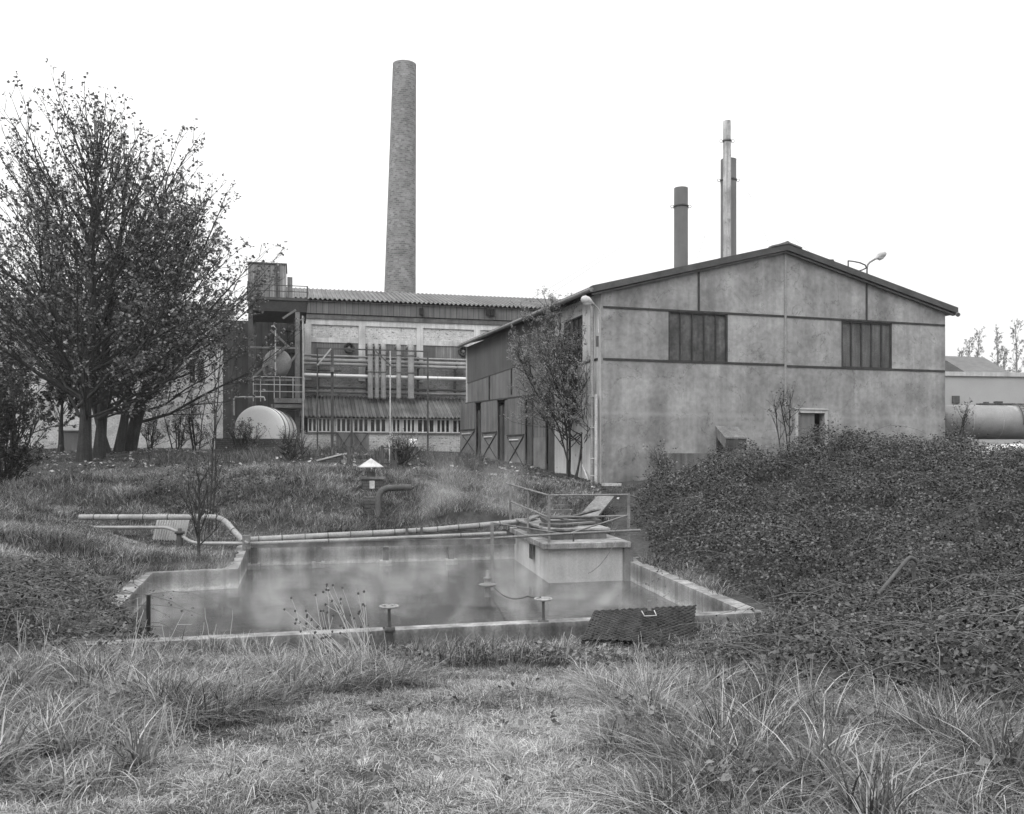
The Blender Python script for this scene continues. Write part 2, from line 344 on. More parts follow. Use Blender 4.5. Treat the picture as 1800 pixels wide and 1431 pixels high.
# water
m_wat, t, b = newmat('pool_water'); b.inputs['Base Color'].default_value = (.04,.04,.04,1); b.inputs['Roughness'].default_value = .04; b.inputs['Specular IOR Level'].default_value = .4; b.inputs['IOR'].default_value = 1.33
tc = t.nodes.new('ShaderNodeTexCoord').outputs['Object']; bp = t.nodes.new('ShaderNodeBump'); bp.inputs['Strength'].default_value = .18; bp.inputs['Distance'].default_value = .02
t.links.new(noise(t, tc, 6, 4, .6), bp.inputs['Height']); t.links.new(bp.outputs[0], b.inputs['Normal'])
mb = MB(); mb.add([V(q.x, q.y, WATER) for q in POOL], [tuple(range(8))]); tag(mb.build('pool_water', m_wat), kind='structure')
# yard path by the hall
m_path = M('path_concrete', .22, .25, 1.5, fine=.2)
FL = Plane(535, 43.3, FD)
mb = MB(); vs = []
for k in range(25):
    s_ = -1+k*.6
    for o_ in (.3, 1.5):
        q = FL.w(s_, 0, o_); vs.append(V(q.x, q.y, Hs(q.x, q.y)+.05))
mb.add(vs, [(2*k, 2*k+1, 2*k+3, 2*k+2) for k in range(24)]); tag(mb.build('path', m_path), kind='structure')

# ------------------------------------------------------------------ settling pool
pool = thing('settling_pool', (0, 14, 0), 'large sunken concrete water pool with steam drifting over it', 'pool')
def wall_seg(mb, a, b, th, za, zb, zbot=-1.2, side=1):
    d = (b-a).normalized(); n = V(-d.y, d.x, 0)*th*side; a2 = a-d*0; b2 = b
    mb.hexa([V(a2.x,a2.y,zbot), V(b2.x,b2.y,zbot), V(b2.x-n.x,b2.y-n.y,zbot), V(a2.x-n.x,a2.y-n.y,zbot),
             V(a2.x,a2.y,za), V(b2.x,b2.y,zb), V(b2.x-n.x,b2.y-n.y,zb), V(a2.x-n.x,a2.y-n.y,za)])
def off_poly(poly, th):                                 # outward offset of a ccw polygon
    out = []; n = len(poly)
    for i in range(n):
        p0, p1, p2 = poly[i-1], poly[i], poly[(i+1) % n]
        d1 = (p1-p0).normalized(); d2 = (p2-p1).normalized(); n1 = V(d1.y,-d1.x,0); n2 = V(d2.y,-d2.x,0); k = (n1+n2); k = k/(k.dot(n1) or 1)
        out.append(p1+k*th)
    return out
TH = .24; OUT = off_poly(POOL, TH); ztop = [0, 0, .02, .2, .16, .12, 0, 0]
for i, nm in enumerate(['near_wall', 'right_wall', 'chamber_wall', 'chamber_back_wall', 'back_wall', 'left_wall', 'side_basin_wall', 'side_basin_end_wall']):
    j = (i+1) % 8; a, b2, a2, b3 = POOL[i], POOL[j], OUT[i], OUT[j]
    mb = MB(); mb.hexa([V(a2.x,a2.y,-1.3), V(b3.x,b3.y,-1.3), V(b2.x,b2.y,-1.3), V(a.x,a.y,-1.3), V(a2.x,a2.y,ztop[i]), V(b3.x,b3.y,ztop[j]), V(b2.x,b2.y,ztop[j]), V(a.x,a.y,ztop[i])])
    mb.build(nm, m_conc, pool)
# ledge in front of the near wall
mb = MB(); d = (H_-A_).normalized(); n = V(d.y,-d.x,0)
q0 = OUT[0]+d*2.9; q1 = OUT[0]+d*5.3
mb.hexa([q0+n*.75+V(0,0,-.6), q1+n*.7+V(0,0,-.6), q1+V(0,0,-.6), q0+V(0,0,-.6), q0+n*.75+V(0,0,-.24), q1+n*.7+V(0,0,-.235), q1+V(0,0,-.25), q0+V(0,0,-.25)])
tag(mb.build('concrete_ledge', m_conc_p, loc=q0, bevel=.02), 'cracked concrete ledge at the foot of the pool near wall between the two handwheels', 'ledge')
# beam and posts carrying the pipes along the back wall
beam = thing('pipe_support_beam', P(660, 960, 20.4), 'dark beam on square posts standing in the water below the long pipes', 'pipe support')
mb = MB(); mb.bar(P(445,958,20.0), P(905,951,21.3), .16, .12); mb.build('beam', m_conc_d, beam)
for px, D in ((447,19.95), (560,20.3), (678,20.6), (793,20.9)):
    mb = MB(); t_ = P(px, 958, D); mb.box((t_.x, t_.y, (t_.z-.06-.7)/2-.0), (.13, .13, t_.z-.06+.7), .2); p = mb.build('post', m_steel, beam)
    mb = MB(); mb.box((t_.x, t_.y, WATER+.02), (.27, .27, .2), .2); mb.build('pad', m_conc, beam)
# pipes
def pipe_run(name, pts, r, m, label, rings=None, ringm=None, group=None, n=12, seamr=1.06):
    o = thing(name, pts[0], label, 'pipe', group)
    MB().tube(pts, r, n).build('pipe_body', m, o)
    if rings:
        mb = MB(); tot = sum((Vector(pts[i+1])-Vector(pts[i])).length for i in range(len(pts)-1)); s_ = rings*.6
        while s_ < tot:
            q = s_
            for i in range(len(pts)-1):
                a, b2 = Vector(pts[i]), Vector(pts[i+1]); L = (b2-a).length
                if q <= L: c_ = a+(b2-a)*(q/L); dd = (b2-a).normalized(); mb.tube([c_-dd*.012, c_+dd*.012], r*seamr, n); break
                q -= L
            s_ += rings
        build_each(mb, 'joint_band', ringm or m_steel, o)
    return o
def bend(a, b, c_, r, k=5):                             # rounded corner at b
    a, b, c_ = Vector(a), Vector(b), Vector(c_); u = (a-b).normalized()*r; v = (c_-b).normalized()*r; out = []
    for i in range(k+1):
        t_ = i/k; out.append((b+u)*(1-t_)**2+b*2*t_*(1-t_)+(b+v)*t_**2)
    return out
a0, a1, a2, a3 = P(140,909,20.2), P(390,909,20.2), P(427,951,19.8), P(445,950,19.9)
pipe_run('lagged_pipe', [a0]+bend(a0,a1,a2,.25)+[a2], .062, m_pipe, 'thick jointed pipe bending down above the left corner of the pool', .55)
b0, b1, b2_, b3_ = P(155,927,20.1), P(300,927,20.1), P(337,955,19.9), P(437,955,19.75)
pipe_run('thin_pipe', [b0]+bend(b0,b1,b2_,.2)+bend(b1,b2_,b3_,.2)+[b3_], .036, m_pipe, 'thin pipe running lower beside the thick pipe left of the pool')
pipe_run('lagged_pipe', [P(430,949,19.9), P(560,942,20.3), P(715,934,20.8), P(760,931,21), P(925,916,21.6)], .062, m_pipe, 'thick jointed pipe running along the back of the pool', .5)
pipe_run('thin_pipe', [P(430,956,19.75), P(640,948,20.4), P(890,937,21.2)], .04, m_pipe, 'thin pipe just under the thick pipe behind the pool', 3)
for px, D in ((715,20.75), (741,20.85)):
    mb = MB(); a = P(px, 932, D-.06); mb.box((a.x, a.y, a.z-.06), (.05, .06, .28), .2)
    tag(mb.build('pipe_clamp', m_steel, loc=a), 'rusty clamp strapping the two pipes %s' % ('left of its twin' if px < 720 else 'right of its twin'), 'clamp', 'clamps on the pool pipes')
mb = MB(); k = P(433,953,19.6); mb.box(k, (.16,.16,.3), .2); mb.tube([k+V(0,-.1,.02), k+V(.09,-.14,-.02)], .03)
tag(mb.build('pipe_joint_box', m_steel_m, loc=k), 'lumpy pipe joint where the pipes meet at the pool left corner', 'pipe joint')

# handwheels
def handwheel(px, pyw, pyb, D, label):
    q = P(px, pyw, D); g = Hs(q.x, q.y); g = min(g, -.2)
    o = thing('valve_handwheel', (q.x, q.y, g), label, 'valve', 'valve handwheels at the near wall of the pool')
    ht = P(px, pyb, D).z
    mb = MB(); mb.lathe((q.x,q.y,0), [(.10,g-.2),(.085,g),(.06,g+.1),(.045,ht-.06),(.06,ht-.04),(.07,ht-.03),(.07,ht+.01),(.03,ht+.012)], 14); mb.build('pedestal', m_steel, o)
    mb = MB(); mb.tube([(q.x,q.y,ht), (q.x,q.y,q.z-.02)], .019, 8); mb.build('stem', m_steel, o)
    mb = MB(); mb.torus(q, .105, .014)
    for a in range(4):
        e = V(math.cos(a*math.pi/2+.6), math.sin(a*math.pi/2+.6), 0); mb.tube([q+e*.02+V(0,0,-.01), q+e*.1], .009, 6)
    mb.lathe(q, [(0,-.03),(.03,-.03),(.03,.015),(0,.015)], 12); mb.build('wheel', m_pipe, o)
handwheel(684, 1066, 1104, 10.75, 'rusty valve with flat handwheel left on the near pool wall')
handwheel(955, 1053, 1092, 11.35, 'rusty valve with flat handwheel beside the woven mat end of the wall')
# valve pedestal in the pool
q = P(857, 1030, 15.8); o = thing('pool_valve', (q.x, q.y, WATER), 'corroded valve spindle rising from the middle of the steaming water', 'valve')
mb = MB(); mb.tube([(q.x,q.y,-1.2),(q.x,q.y,P(857,1033,15.8).z)], .055, 10); mb.build('stem', m_steel_m, o)
mb = MB(); z = P(857,1031,15.8).z; mb.lathe((q.x,q.y,z), [(0,0),(.12,0),(.17,.035),(.12,.05),(.06,.06),(.05,.12),(.07,.13),(.07,.16),(.035,.17),(.03,.28),(0,.28)], 12); mb.build('head', m_steel_m, o)

# chamber with railings
ch = thing('valve_chamber', (1.2, 19.8, 0), 'low concrete valve chamber with an overhanging slab lid in the back right of the pool', 'chamber')
FP = [V(.72,17.6,0), V(2.2,18.0,0), V(1.62,22.1,0), V(.06,21.9,0)]
mb = MB(); mb.prism([(p.x,p.y) for p in FP], -1.2, .30); mb.build('body', m_conc_p, ch)
SP = [V(.60,17.45,0), V(2.36,17.92,0), V(1.75,22.25,0), V(-.06,21.95,0)]
mb = MB(); mb.prism([(p.x,p.y) for p in SP], .302, .42); mb.build('slab', m_conc, ch, bevel=.015)
UP = [V(.78,18.35,0), V(1.95,18.65,0), V(1.5,21.9,0), V(.12,21.7,0)]
mb = MB(); mb.prism([(p.x,p.y) for p in UP], .422, .60); mb.build('upstand', m_conc_d, ch)
mb = MB(); mb.prism([(p.x,p.y) for p in off_poly(UP, .06)], .602, .64); mb.build('lid', m_conc, ch)
mb = MB(); mb.box((.40,19.2,.1), (.02,.3,.3), .16); mb.build('side_opening', m_dark, ch)
mb = MB(); mb.box((2.28,18.1,-.05), (.18,.34,.9), .25); mb.build('corner_pier', m_conc_d, ch)
mb = MB(); mb.box((.69,17.58,-.37), (.1,.1,.08), .25)
hatch = thing('wooden_hatch_frame', (1.25,20.3,.65), 'weathered wooden hatch frame lying on top of the valve chamber', 'hatch')
for a, b2 in (((.8,19.4),(1.9,19.7)), ((.8,19.4),(.7,21)), ((1.9,19.7),(1.75,21.2)), ((.7,21),(1.75,21.2)), ((1.2,19.5),(1.15,21.1))):
    mb = MB(); mb.bar((a[0],a[1],.70), (b2[0],b2[1],.70), .1, .08); mb.build('timber', m_wood_d, hatch)
mb = MB(); mb.box((1.25,20.3,.66), (.9,1.4,.03), .16); mb.build('panel', m_wood, hatch)
for k, (a, b_, lb_) in enumerate((((.85,18.9,.68),(1.75,19.5,.70),'long grey board lying askew across the front of the chamber'), ((1.35,21.2,.70),(1.9,20.0,.95),'board tilted up against the far rail of the chamber'), ((.35,20.6,.68),(.6,21.6,.72),'short grey board at the back left of the chamber'))):
    mb = MB(); mb.bar(a, b_, .16, .035); tag(mb.build('loose_board', m_wood, loc=a), lb_, 'board', 'boards lying on the chamber')
for i in range(3):
    mb = MB(); a = V(.62+.14*i, 19.15+.05*i, .68); mb.bar(a, a+V(.42,-.5,0), .12, .05)
    tag(mb.build('loose_board', m_wood_d, loc=a), ['dark short board lying leftmost on the chamber beside the hatch', 'dark short board lying between two others beside the hatch', 'dark short board touching the hatch frame on the chamber'][i], 'board', 'boards lying on the chamber')
rail = thing('steel_railing', P(965,955,17.6), 'rusty tube railing round the top of the valve chamber', 'railing')
pp = [(P(897,850,22), P(897,930,22)), (P(928,859,20), P(928,938,20)), (P(965,869,17.6), P(965,955,17.6)), (P(1105,868,18), P(1105,952,18))]
for i, (a, b2) in enumerate(pp):
    mb = MB(); mb.bar((a.x,a.y,a.z), (a.x,a.y,.43), .055 if i != 1 else .045); mb.build('post', m_steel_m, rail)
end = P(1122,874,19); end2 = P(1123,905,19.2)
for k, seq in enumerate(([P(890,848,22.4), pp[0][0], pp[1][0], pp[2][0]], [pp[2][0], pp[3][0]]+bend(pp[3][0], end, end2, .12)+[end2], [P(897,880,22), P(965,908,17.6), P(1105,905,18)])):
    mb = MB()
    for i in range(len(seq)-1): mb.tube([Vector(seq[i])+V(0,0,-.02), Vector(seq[i+1])+V(0,0,-.02)], .019, 8)
    mb.build('rail', m_steel_m, rail)
mb = MB(); mb.tube([P(1105,905,18), P(1000,938,17.2)], .016, 6); mb.build('brace', m_steel_m, rail)
lr = thing('pipe_rail', P(865,1030,16.6), 'long horizontal pipe on a tall thin post crossing in front of the valve chamber', 'rail')
mb = MB(); a = P(865,918,16.6); mb.bar((a.x,a.y,a.z), (a.x,a.y,WATER-.3), .06); mb.build('post', m_steel_m, lr)
mb = MB(); mb.tube([P(865,946,16.6), P(1000,938,17.0), P(1125,932,17.6)], .024, 8); mb.build('rail', m_steel_m, lr)
mb = MB(); mb.tube([P(865,919,16.6), P(930,929,16.8), P(988,938,17.0)], .015, 6); mb.build('upper_rail', m_steel_m, lr)
mb = MB(); mb.tube([P(1008,938,17), P(1008,952,17)], .02, 6); mb.build('stub', m_steel, lr)
def cable(a, b2, sag, r, n=12):
    return [a.lerp(b2, i/n)+V(0,0,-sag*4*(i/n)*(1-i/n)) for i in range(n+1)]
mb = MB(); mb.tube(cable(P(1082,952,17.6), P(1034,1008,17.3), .1, .008), .008, 5)
tag(mb.build('wire', m_steel_m, loc=P(1034,1008,17.3)), 'thin loose wire hanging across the pale front of the valve chamber', 'wire')
mb = MB(); mb.tube(cable(P(865,1028,16.4), P(928,1048,12.2), .12, .008), .011, 5); mb.tube(cable(P(928,1048,12.2), P(950,1050,11.4), .01, .008), .011, 5)
tag(mb.build('cable', m_steel, loc=P(865,1028,16.4)), 'dark sagging cable from the pipe rail post to the right handwheel', 'cable')
# steps and plank behind the chamber
st = thing('concrete_steps', (1.0, 23, .6), 'worn concrete steps climbing the bank behind the valve chamber', 'steps')
for i in range(5):
    q = P(984, 908-i*10, 22.6+i*.42); mb = MB(); mb.box((q.x,q.y+.2,q.z-.12), (.55,.42,.28), .15); mb.build('step', m_conc_d, st)
mb = MB(); mb.bar(P(1026,918,21), P(1066,872,23.2), .42, .05, up=(0,-.3,1)); tag(mb.build('wide_plank', m_wood, loc=P(1026,918,21)), 'wide weathered plank propped up the bank behind the railing', 'plank')
for i, (px, py, D, sx_, sy_) in enumerate(((1118,980,18.6,.35,.3), (1195,1018,15.6,.3,.22))):
    q = P(px,py,D); mb = MB(); mb.box((q.x,q.y,q.z-.03), (sx_,sy_,.1), .4)
    tag(mb.build('concrete_block', m_conc, loc=q, bevel=.015), ['pale concrete block lying by the chamber pier at the bramble edge', 'small pale concrete lump half way along the right pool wall'][i], 'concrete block', 'loose concrete blocks')

# woven mat
m_mat = M('woven_mat', .045, .5, 6, fine=.4, rough=.8)
tl, tr, br, bl = P(1045,1074,11.15), P(1224,1064,11.65), P(1212,1145,11.0), P(1022,1125,10.5)
wm = thing('woven_mat', (tl+tr)*.5, 'black woven mat leaning on the near right corner of the pool', 'mat')
mb = MB(); rows, cols = 26, 60; vs = []
nrm = (tr-tl).cross(bl-tl).normalized(); nrm = nrm if nrm.y < 0 else -nrm
for r_ in range(rows+1):
    for side in (0, 1):
        for k in range(cols+1):
            u = k/cols; v = r_/rows
            edge = .0 if v < .0 else 0
            p = tl.lerp(tr, u).lerp(bl.lerp(br, u), v)+nrm*(.05*math.sin(v*3)+.1*math.sin(u*3.1)*v)
            if u > .93: p = p+(tl-tr)*.06*max(0, v-.3)**1*(u-.93)/.07
            vs.append(p+nrm*(.012*math.sin(k*1.9+math.pi*(r_ % 2)) + (0.012 if side else -.012))+V(0,0,.010 if side else -.010))
# rows of interlaced strands
mb2 = MB()
for r_ in range(rows):
    pts = []
    for k in range(cols+1):
        u = k/cols; v = (r_+.5)/rows
        p = tl.lerp(tr, u).lerp(bl.lerp(br, u), v)+nrm*(.06*math.sin(u*3.1)*v+.009*math.sin(k*1.6+math.pi*(r_ % 2)))+V(0,0,random.uniform(-.004,.004)); pts.append(p)
    mb2.tube(pts, .0135, 5)
mb2.build('strands', m_mat, wm)
mb2 = MB(); mb2.hexa([bl-nrm*.03, br-nrm*.03, br-nrm*.05, bl-nrm*.05, tl-nrm*.03, tr-nrm*.03, tr-nrm*.05, tl-nrm*.05]); mb2.build('backing', m_mat, wm)
hd = P(1141,1064,11.3); mb2 = MB(); mb2.box(hd+V(0,-.03,0), (.045,.03,.12)); mb2.build('peg', m_steel_m, wm)
mb2 = MB(); a = P(1128,1074,11.2); b2 = P(1133,1083,11.1); c_ = P(1154,1082,11.1); d_ = P(1150,1073,11.2)
mb2.tube([a,b2,c_,d_], .007, 6); mb2.build('wire_handle', m_steel_l, wm)
# black post
q = P(261,1102,10.55); g = Hs(q.x,q.y); mb = MB(); mb.bar((q.x,q.y,g-.15), (q.x,q.y,P(261,1046,10.55).z), .036); tag(mb.build('iron_post', m_dark, loc=(q.x,q.y,g)), 'short black iron post in the weeds at the near left of the pool', 'post')

# ------------------------------------------------------------------ workshop with the gable
GP = Plane(1057, 26, GD); GW = GP.s(1661)
SP_ = Plane(1057, 26, SD); SP_.n = -SP_.n                 # side wall, s runs away from the viewer, off comes out to the left
SL = SP_.s(822); ZB = 1.0
zeN, zeF, zrN, zrF = 7.02, 7.38, 8.60, 8.96
m_render = M('stained_render', .255, .38, .8, streak=.18, sscale=2.6, fine=.16, fscale=7, bump=.35, rough=.9)
# blend: pale runs and drips
t = m_render.node_tree; bs = [n for n in t.nodes if n.type == 'BSDF_PRINCIPLED'][0]; lk = bs.inputs['Base Color'].links[0].from_socket
tc = t.nodes.new('ShaderNodeTexCoord').outputs['Object']
dr = remap(t, noise(t, tc, 1.1, 6, .65, (1,1,.06), (5,2,0)), .60, .78, 0, .8); dr = math_(t, 'MULTIPLY', dr, remap(t, noise(t, tc, .5, 3, off=(9,1,4)), .4, .6, .1, 1))
sx = t.nodes.new('ShaderNodeSeparateXYZ'); t.links.new(tc, sx.inputs[0])
zz = math_(t, 'ADD', sx.outputs[2], remap(t, noise(t, tc, 3, 3), 0, 1, -.12, .12))
band = math_(t, 'MULTIPLY', remap(t, math_(t, 'ABSOLUTE', math_(t, 'SUBTRACT', zz, 3.40-ZB)), 0, .12, .45, 0), remap(t, noise(t, tc, .9, 4, off=(1,8,2)), .35, .6, .2, 1))
mxn = t.nodes.new('ShaderNodeMix'); mxn.data_type = 'FLOAT'; t.links.new(math_(t, 'ADD', dr, band, clamp=True), mxn.inputs[0]); t.links.new(lk, mxn.inputs[2]); mxn.inputs[3].default_value = .36
lowst = remap(t, math_(t, 'ADD', sx.outputs[2], remap(t, noise(t, tc, 1.3, 5, .6, off=(2,2,7)), .3, .7, -1.0, 1.0)), .1, 1.5, .66, 1)
crk = remap(t, math_(t, 'ABSOLUTE', math_(t, 'SUBTRACT', noise(t, tc, .7, 5, .6, off=(11,3,2), dist=.4), .5)), .0, .006, .62, 1)
fin = math_(t, 'MULTIPLY', math_(t, 'MULTIPLY', mxn.outputs[0], lowst), crk); t.links.new(fin, bs.inputs['Base Color'])
m_render_w = M('whitewashed_render', .46, .2, .8, streak=.2, sscale=4, fine=.1, spots=.64, spotv=.2, spscale=2)
m_roof = M('roof_sheet', .07, .3, 2, fine=.2)
m_clad = M('dark_cladding', .095, .15, 1, streak=.12, sscale=6, fine=.1)
m_clad_l = M('grey_panel', .15, .2, 1.2, streak=.2, fine=.1)
m_trim = M('bitumen_strip', .04, .3, 5, fine=.3)
m_door = M('door_boards', .14, .2, 1, streak=.25, sscale=12, planks=(SD[0], SD[1], .14, .2))
m_doorlow = M('door_kick_sheet', .16, .25, 2, streak=.15, fine=.15)
ws = thing('workshop', GP.w(0, ZB), 'rendered workshop building with a low gable and two dark windows behind the brambles', 'building')
mb = MB()                                               # gable wall with the window and door openings left in it
def holes_wall(mb, pl, s0, s1, zb, top, holes, o0, o1):  # top(s) gives the wall head
    xs = sorted({s0, s1, *[h[0] for h in holes], *[h[1] for h in holes], *( [GW/2] if s0 < GW/2 < s1 and pl is GP else [])})
    for i in range(len(xs)-1):
        a, b = xs[i], xs[i+1]; hs = sorted([h for h in holes if h[0] <= a+1e-6 and h[1] >= b-1e-6], key=lambda h: h[2]); z = zb
        for h in hs:
            if h[2] > z+1e-6: mb.pb(pl, a, b, z, h[2], o0, o1)
            z = h[3]
        mb.pb(pl, a, b, z, top(a), o0, o1, z1b=top(b))
gtop = lambda s_: zeN+(zrN-zeN)*(1-abs(s_-GW/2)/(GW/2))-.12
def gh(x0, x1, y0, y1, pl=GP): xm = (x0+x1)/2; return (pl.s(x0), pl.s(x1), pl.z(xm, y1), pl.z(xm, y0))
w1 = gh(1175,1279,549,637); w2 = gh(1479,1568,566,648); dr_ = gh(1402,1449,726,800)
holes_wall(mb, GP, 0, GW, ZB, gtop, [w1, w2, dr_], -.25, 0); mb.build('gable_wall', m_render, ws)
mb = MB(); mb.pb(GP, .25, GW-.25, ZB, 6.9, -.9, -.7); mb.build('interior_dark_sheet', m_dark, ws)  # near-black sheet painting the unlit inside behind the gable openings
# strips
mb = MB()
def strip(px0, py0, px1, py1, wd, pr=.025):
    s0, s1 = GP.s(px0), GP.s(px1); z0, z1 = GP.z(px0, py0), GP.z(px1, py1); mb.pb(GP, s0, s1, z0-wd/2, z0+wd/2, .001, pr, z1-wd/2, z1+wd/2)
strip(1060,539.5,1378,556,.055); strip(1382,556.5,1660,572,.055); strip(1060,631,1378,641.5,.06); strip(1382,643.5,1660,652.5,.06)
for px, y0, y1 in ((1228,476,547), (1523,497,565)):
    s0 = GP.s(px); mb.pb(GP, s0-.03, s0+.03, GP.z(px,y1), GP.z(px,y0), .001, .022)
build_each(mb, 'joint_strip', m_trim, ws)
mb = MB(); s0 = GP.s(1380); mb.pb(GP, s0-.035, s0+.035, ZB+.2, GP.z(1380,445), .001, .03); mb.build('seam_strip', M('seam_plaster', .25, .2, 3, fine=.2), ws)
def window(parent, pl, h, n, mf, mg, rec=.1, bars=.03):
    f = MB(); s0, s1, z0, z1 = h; b_ = .05
    f.pb(pl, s0, s1, z0, z0+b_, -rec-.02, -rec+.06); f.pb(pl, s0, s1, z1-b_, z1, -rec-.02, -rec+.06)
    f.pb(pl, s0, s0+b_, z0+b_, z1-b_, -rec-.02, -rec+.058); f.pb(pl, s1-b_, s1, z0+b_, z1-b_, -rec-.02, -rec+.058)
    for i in range(1, n): q = s0+(s1-s0)*i/n; f.pb(pl, q-bars/2, q+bars/2, z0+b_, z1-b_, -rec-.02, -rec+.05)
    o = f.build('window', mf, parent); g = MB(); g.pb(pl, s0+b_, s1-b_, z0+b_, z1-b_, -rec-.01, -rec+.005)
    gl = g.build('pane', mg, parent); gl.parent = o; return o
m_netglass = M('mesh_covered_glass', .07, .5, 1.8, rough=.5, fine=.35, fscale=8, streak=.3, bump=.1)
m_netglass2 = M('streaked_glass', .10, .5, 1.2, rough=.4, fine=.25, streak=.4, sscale=6, bump=.05)
window(ws, GP, w1, 5, m_trim, m_netglass, .05); window(ws, GP, w2, 5, m_trim, m_netglass2, .06, .045)
mb = MB(); s0, s1, z0, z1 = dr_; f_ = .1
mb.pb(GP, s0-f_, s0, z0, z1+f_, .001, .04); mb.pb(GP, s1, s1+f_, z0, z1+f_, .001, .04); mb.pb(GP, s0-f_, s1+f_, z1+f_, z1+f_+.04, .001, .07); mb.pb(GP, s0, s1, z1, z1+f_, .001, .035)
mb.build('door_frame', m_conc_p, ws)
mb = MB(); mb.pb(GP, s0, s0+(s1-s0)*.68, z0, z1, -.12, -.07); mb.build('door', m_clad_l, ws)
# side wall (runs away from the viewer)
stop = lambda s_: zeN+(zeF-zeN)*s_/SL-.15
def sh(x0, x1, y0, y1): xm = (x0+x1)/2; return (SP_.s(x1), SP_.s(x0), SP_.z(xm, y1), SP_.z(xm, y0))
sw = sh(992,1024,560,640); sB = SP_.s(975)
openings = []
mb = MB(); holes_wall(mb, SP_, .25, sB, ZB, stop, [sw], -.25, 0); mb.build('side_wall', m_render_w, ws)
window(ws, SP_, sw, 4, m_trim, m_netglass, .05)
mb = MB(); mb.pb(SP_, .25, sB, SP_.z(1040,634)-.04, SP_.z(1040,634)+.03, .001, .02); build_each(mb, 'joint_strip', m_trim, ws)
zh = lambda px: SP_.z(px, 704-(px-824)*.078)            # door head
zhd = SP_.z(850, 701.7); zc = SP_.z(828, 672)
mb = MB(); mb.pb(SP_, sB, SL, zc, stop(sB), -.2, .02, z1b=stop(SL)); mb.build('upper_cladding', m_clad, ws)
mb = MB(); zN = SP_.z(960, 694)
mb.pb(SP_, sB, SL, zN, zc-.002, -.2, .0, z0b=zhd); mb.build('panel_band', m_clad_l, ws)
mb = MB(); mb.pb(SP_, sB, SL+.05, zN-.03, zN+.03, .02, .09, zhd-.03, zhd+.03); 
for px in (861, 900): s_ = SP_.s(px); mb.pb(SP_, s_-.03, s_+.03, zhd-.1, zc, .001, .05)
mb.build('door_rail', m_trim, ws)
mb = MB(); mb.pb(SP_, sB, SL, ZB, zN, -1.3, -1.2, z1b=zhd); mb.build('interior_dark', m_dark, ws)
mb = MB()
for x0, x1 in ((839.5,842.5),(857.5,859.5),(877.5,882),(925.5,934),(962.5,974.5)): mb.pb(SP_, SP_.s(x1), SP_.s(x0), ZB, min(zhd,zN)-.04, -.2, -.02)
build_each(mb, 'side_post', m_wood_d, ws)
mb = MB(); mb.pb(SP_, SL, SL+.25, ZB, stop(SL), -.3, .02); mb.pb(SP_, .012, .25, ZB, stop(0), -.24, .003); build_each(mb, 'corner_post', m_conc_p, ws)
# boarded doors
for (x0, x1, yb, ang, bra) in ((816,838.5,798,.28,1), (848,857.5,802,0,0), (859.5,877,808,.22,1), (890,905,815,0,0), (906,925,820,.25,1), (946,962,825,.1,0)):
    s0, s1 = SP_.s(x1), SP_.s(x0); z0 = SP_.z((x0+x1)/2, yb); z1 = zN+(zhd-zN)*max(0,min(1,((s0+s1)/2-sB)/(SL-sB)))-.05; zm = SP_.z((x0+x1)/2, 756+(x0-816)*.1)
    s1 = min(s1, SL)
    dd = MB(); oo = lambda k: .03+ang*k
    def leaf(mb_, a, b_, za, zb_, o_in, o_out):
        fa = (a-s0)/(s1-s0); fb = (b_-s0)/(s1-s0)
        mb_.hexa([SP_.w(a,za,o_out+ang*fa), SP_.w(b_,za,o_out+ang*fb), SP_.w(b_,za,o_in+ang*fb), SP_.w(a,za,o_in+ang*fa), SP_.w(a,zb_,o_out+ang*fa), SP_.w(b_,zb_,o_out+ang*fb), SP_.w(b_,zb_,o_in+ang*fb), SP_.w(a,zb_,o_in+ang*fa)])
    leaf(dd, s0, s1, zm, z1, .03, .07); d_o = dd.build('door', m_door, ws)
    d2 = MB(); leaf(d2, s0, s1, z0, zm-.003, .03, .072); k = d2.build('kick_sheet', m_doorlow, ws); k.parent = d_o
    if bra:
        d3 = MB(); pa = lambda s_, z: SP_.w(s_, z, .085+ang*(s_-s0)/(s1-s0))
        d3.bar(pa(s0+.04,zm-.06), pa(s1-.04,z0+.06), .05, .02); d3.bar(pa(s1-.04,zm-.06)+V(-.01,0,0), pa(s0+.04,z0+.06)+V(-.01,0,0), .025, .02)
        d3.bar(pa(s0,zm), pa(s1,zm), .04, .05); k = d3.build('brace', m_trim, ws); k.parent = d_o
        d4 = MB(); d4.tube([pa(s0+.3*(s1-s0),zm-.18), pa(s0+.85*(s1-s0),zm-.18)], .035, 8); k = d4.build('handle_bar', m_steel_l, ws); k.parent = d_o
# back & right walls, roof
mb = MB(); mb.pb(SP_, SL, SL+.25, ZB, 7.0, -GW, -.3); mb.build('back_wall', m_render, ws)
RW = Plane(1661, 29.5, SD); RW.n = -RW.n
mb = MB(); a = GP.w(GW, ZB); mb.hexa([GP.w(GW,ZB,-.25), GP.w(GW,ZB,-.25)+V(SD[0],SD[1],0)*SL, GP.w(GW-.25,ZB,-.25)+V(SD[0],SD[1],0)*SL, GP.w(GW-.25,ZB,-.25)]+[GP.w(GW,6.9,-.25), GP.w(GW,7.2,-.25)+V(SD[0],SD[1],0)*SL, GP.w(GW-.25,7.2,-.25)+V(SD[0],SD[1],0)*SL, GP.w(GW-.25,6.9,-.25)]); mb.build('far_side_wall', m_render, ws)
vdir = V(SD[0], SD[1], 0)
def roofpt(s_, k, z, dz=0): q = GP.w(s_, z+dz, .18)+vdir*k; return q
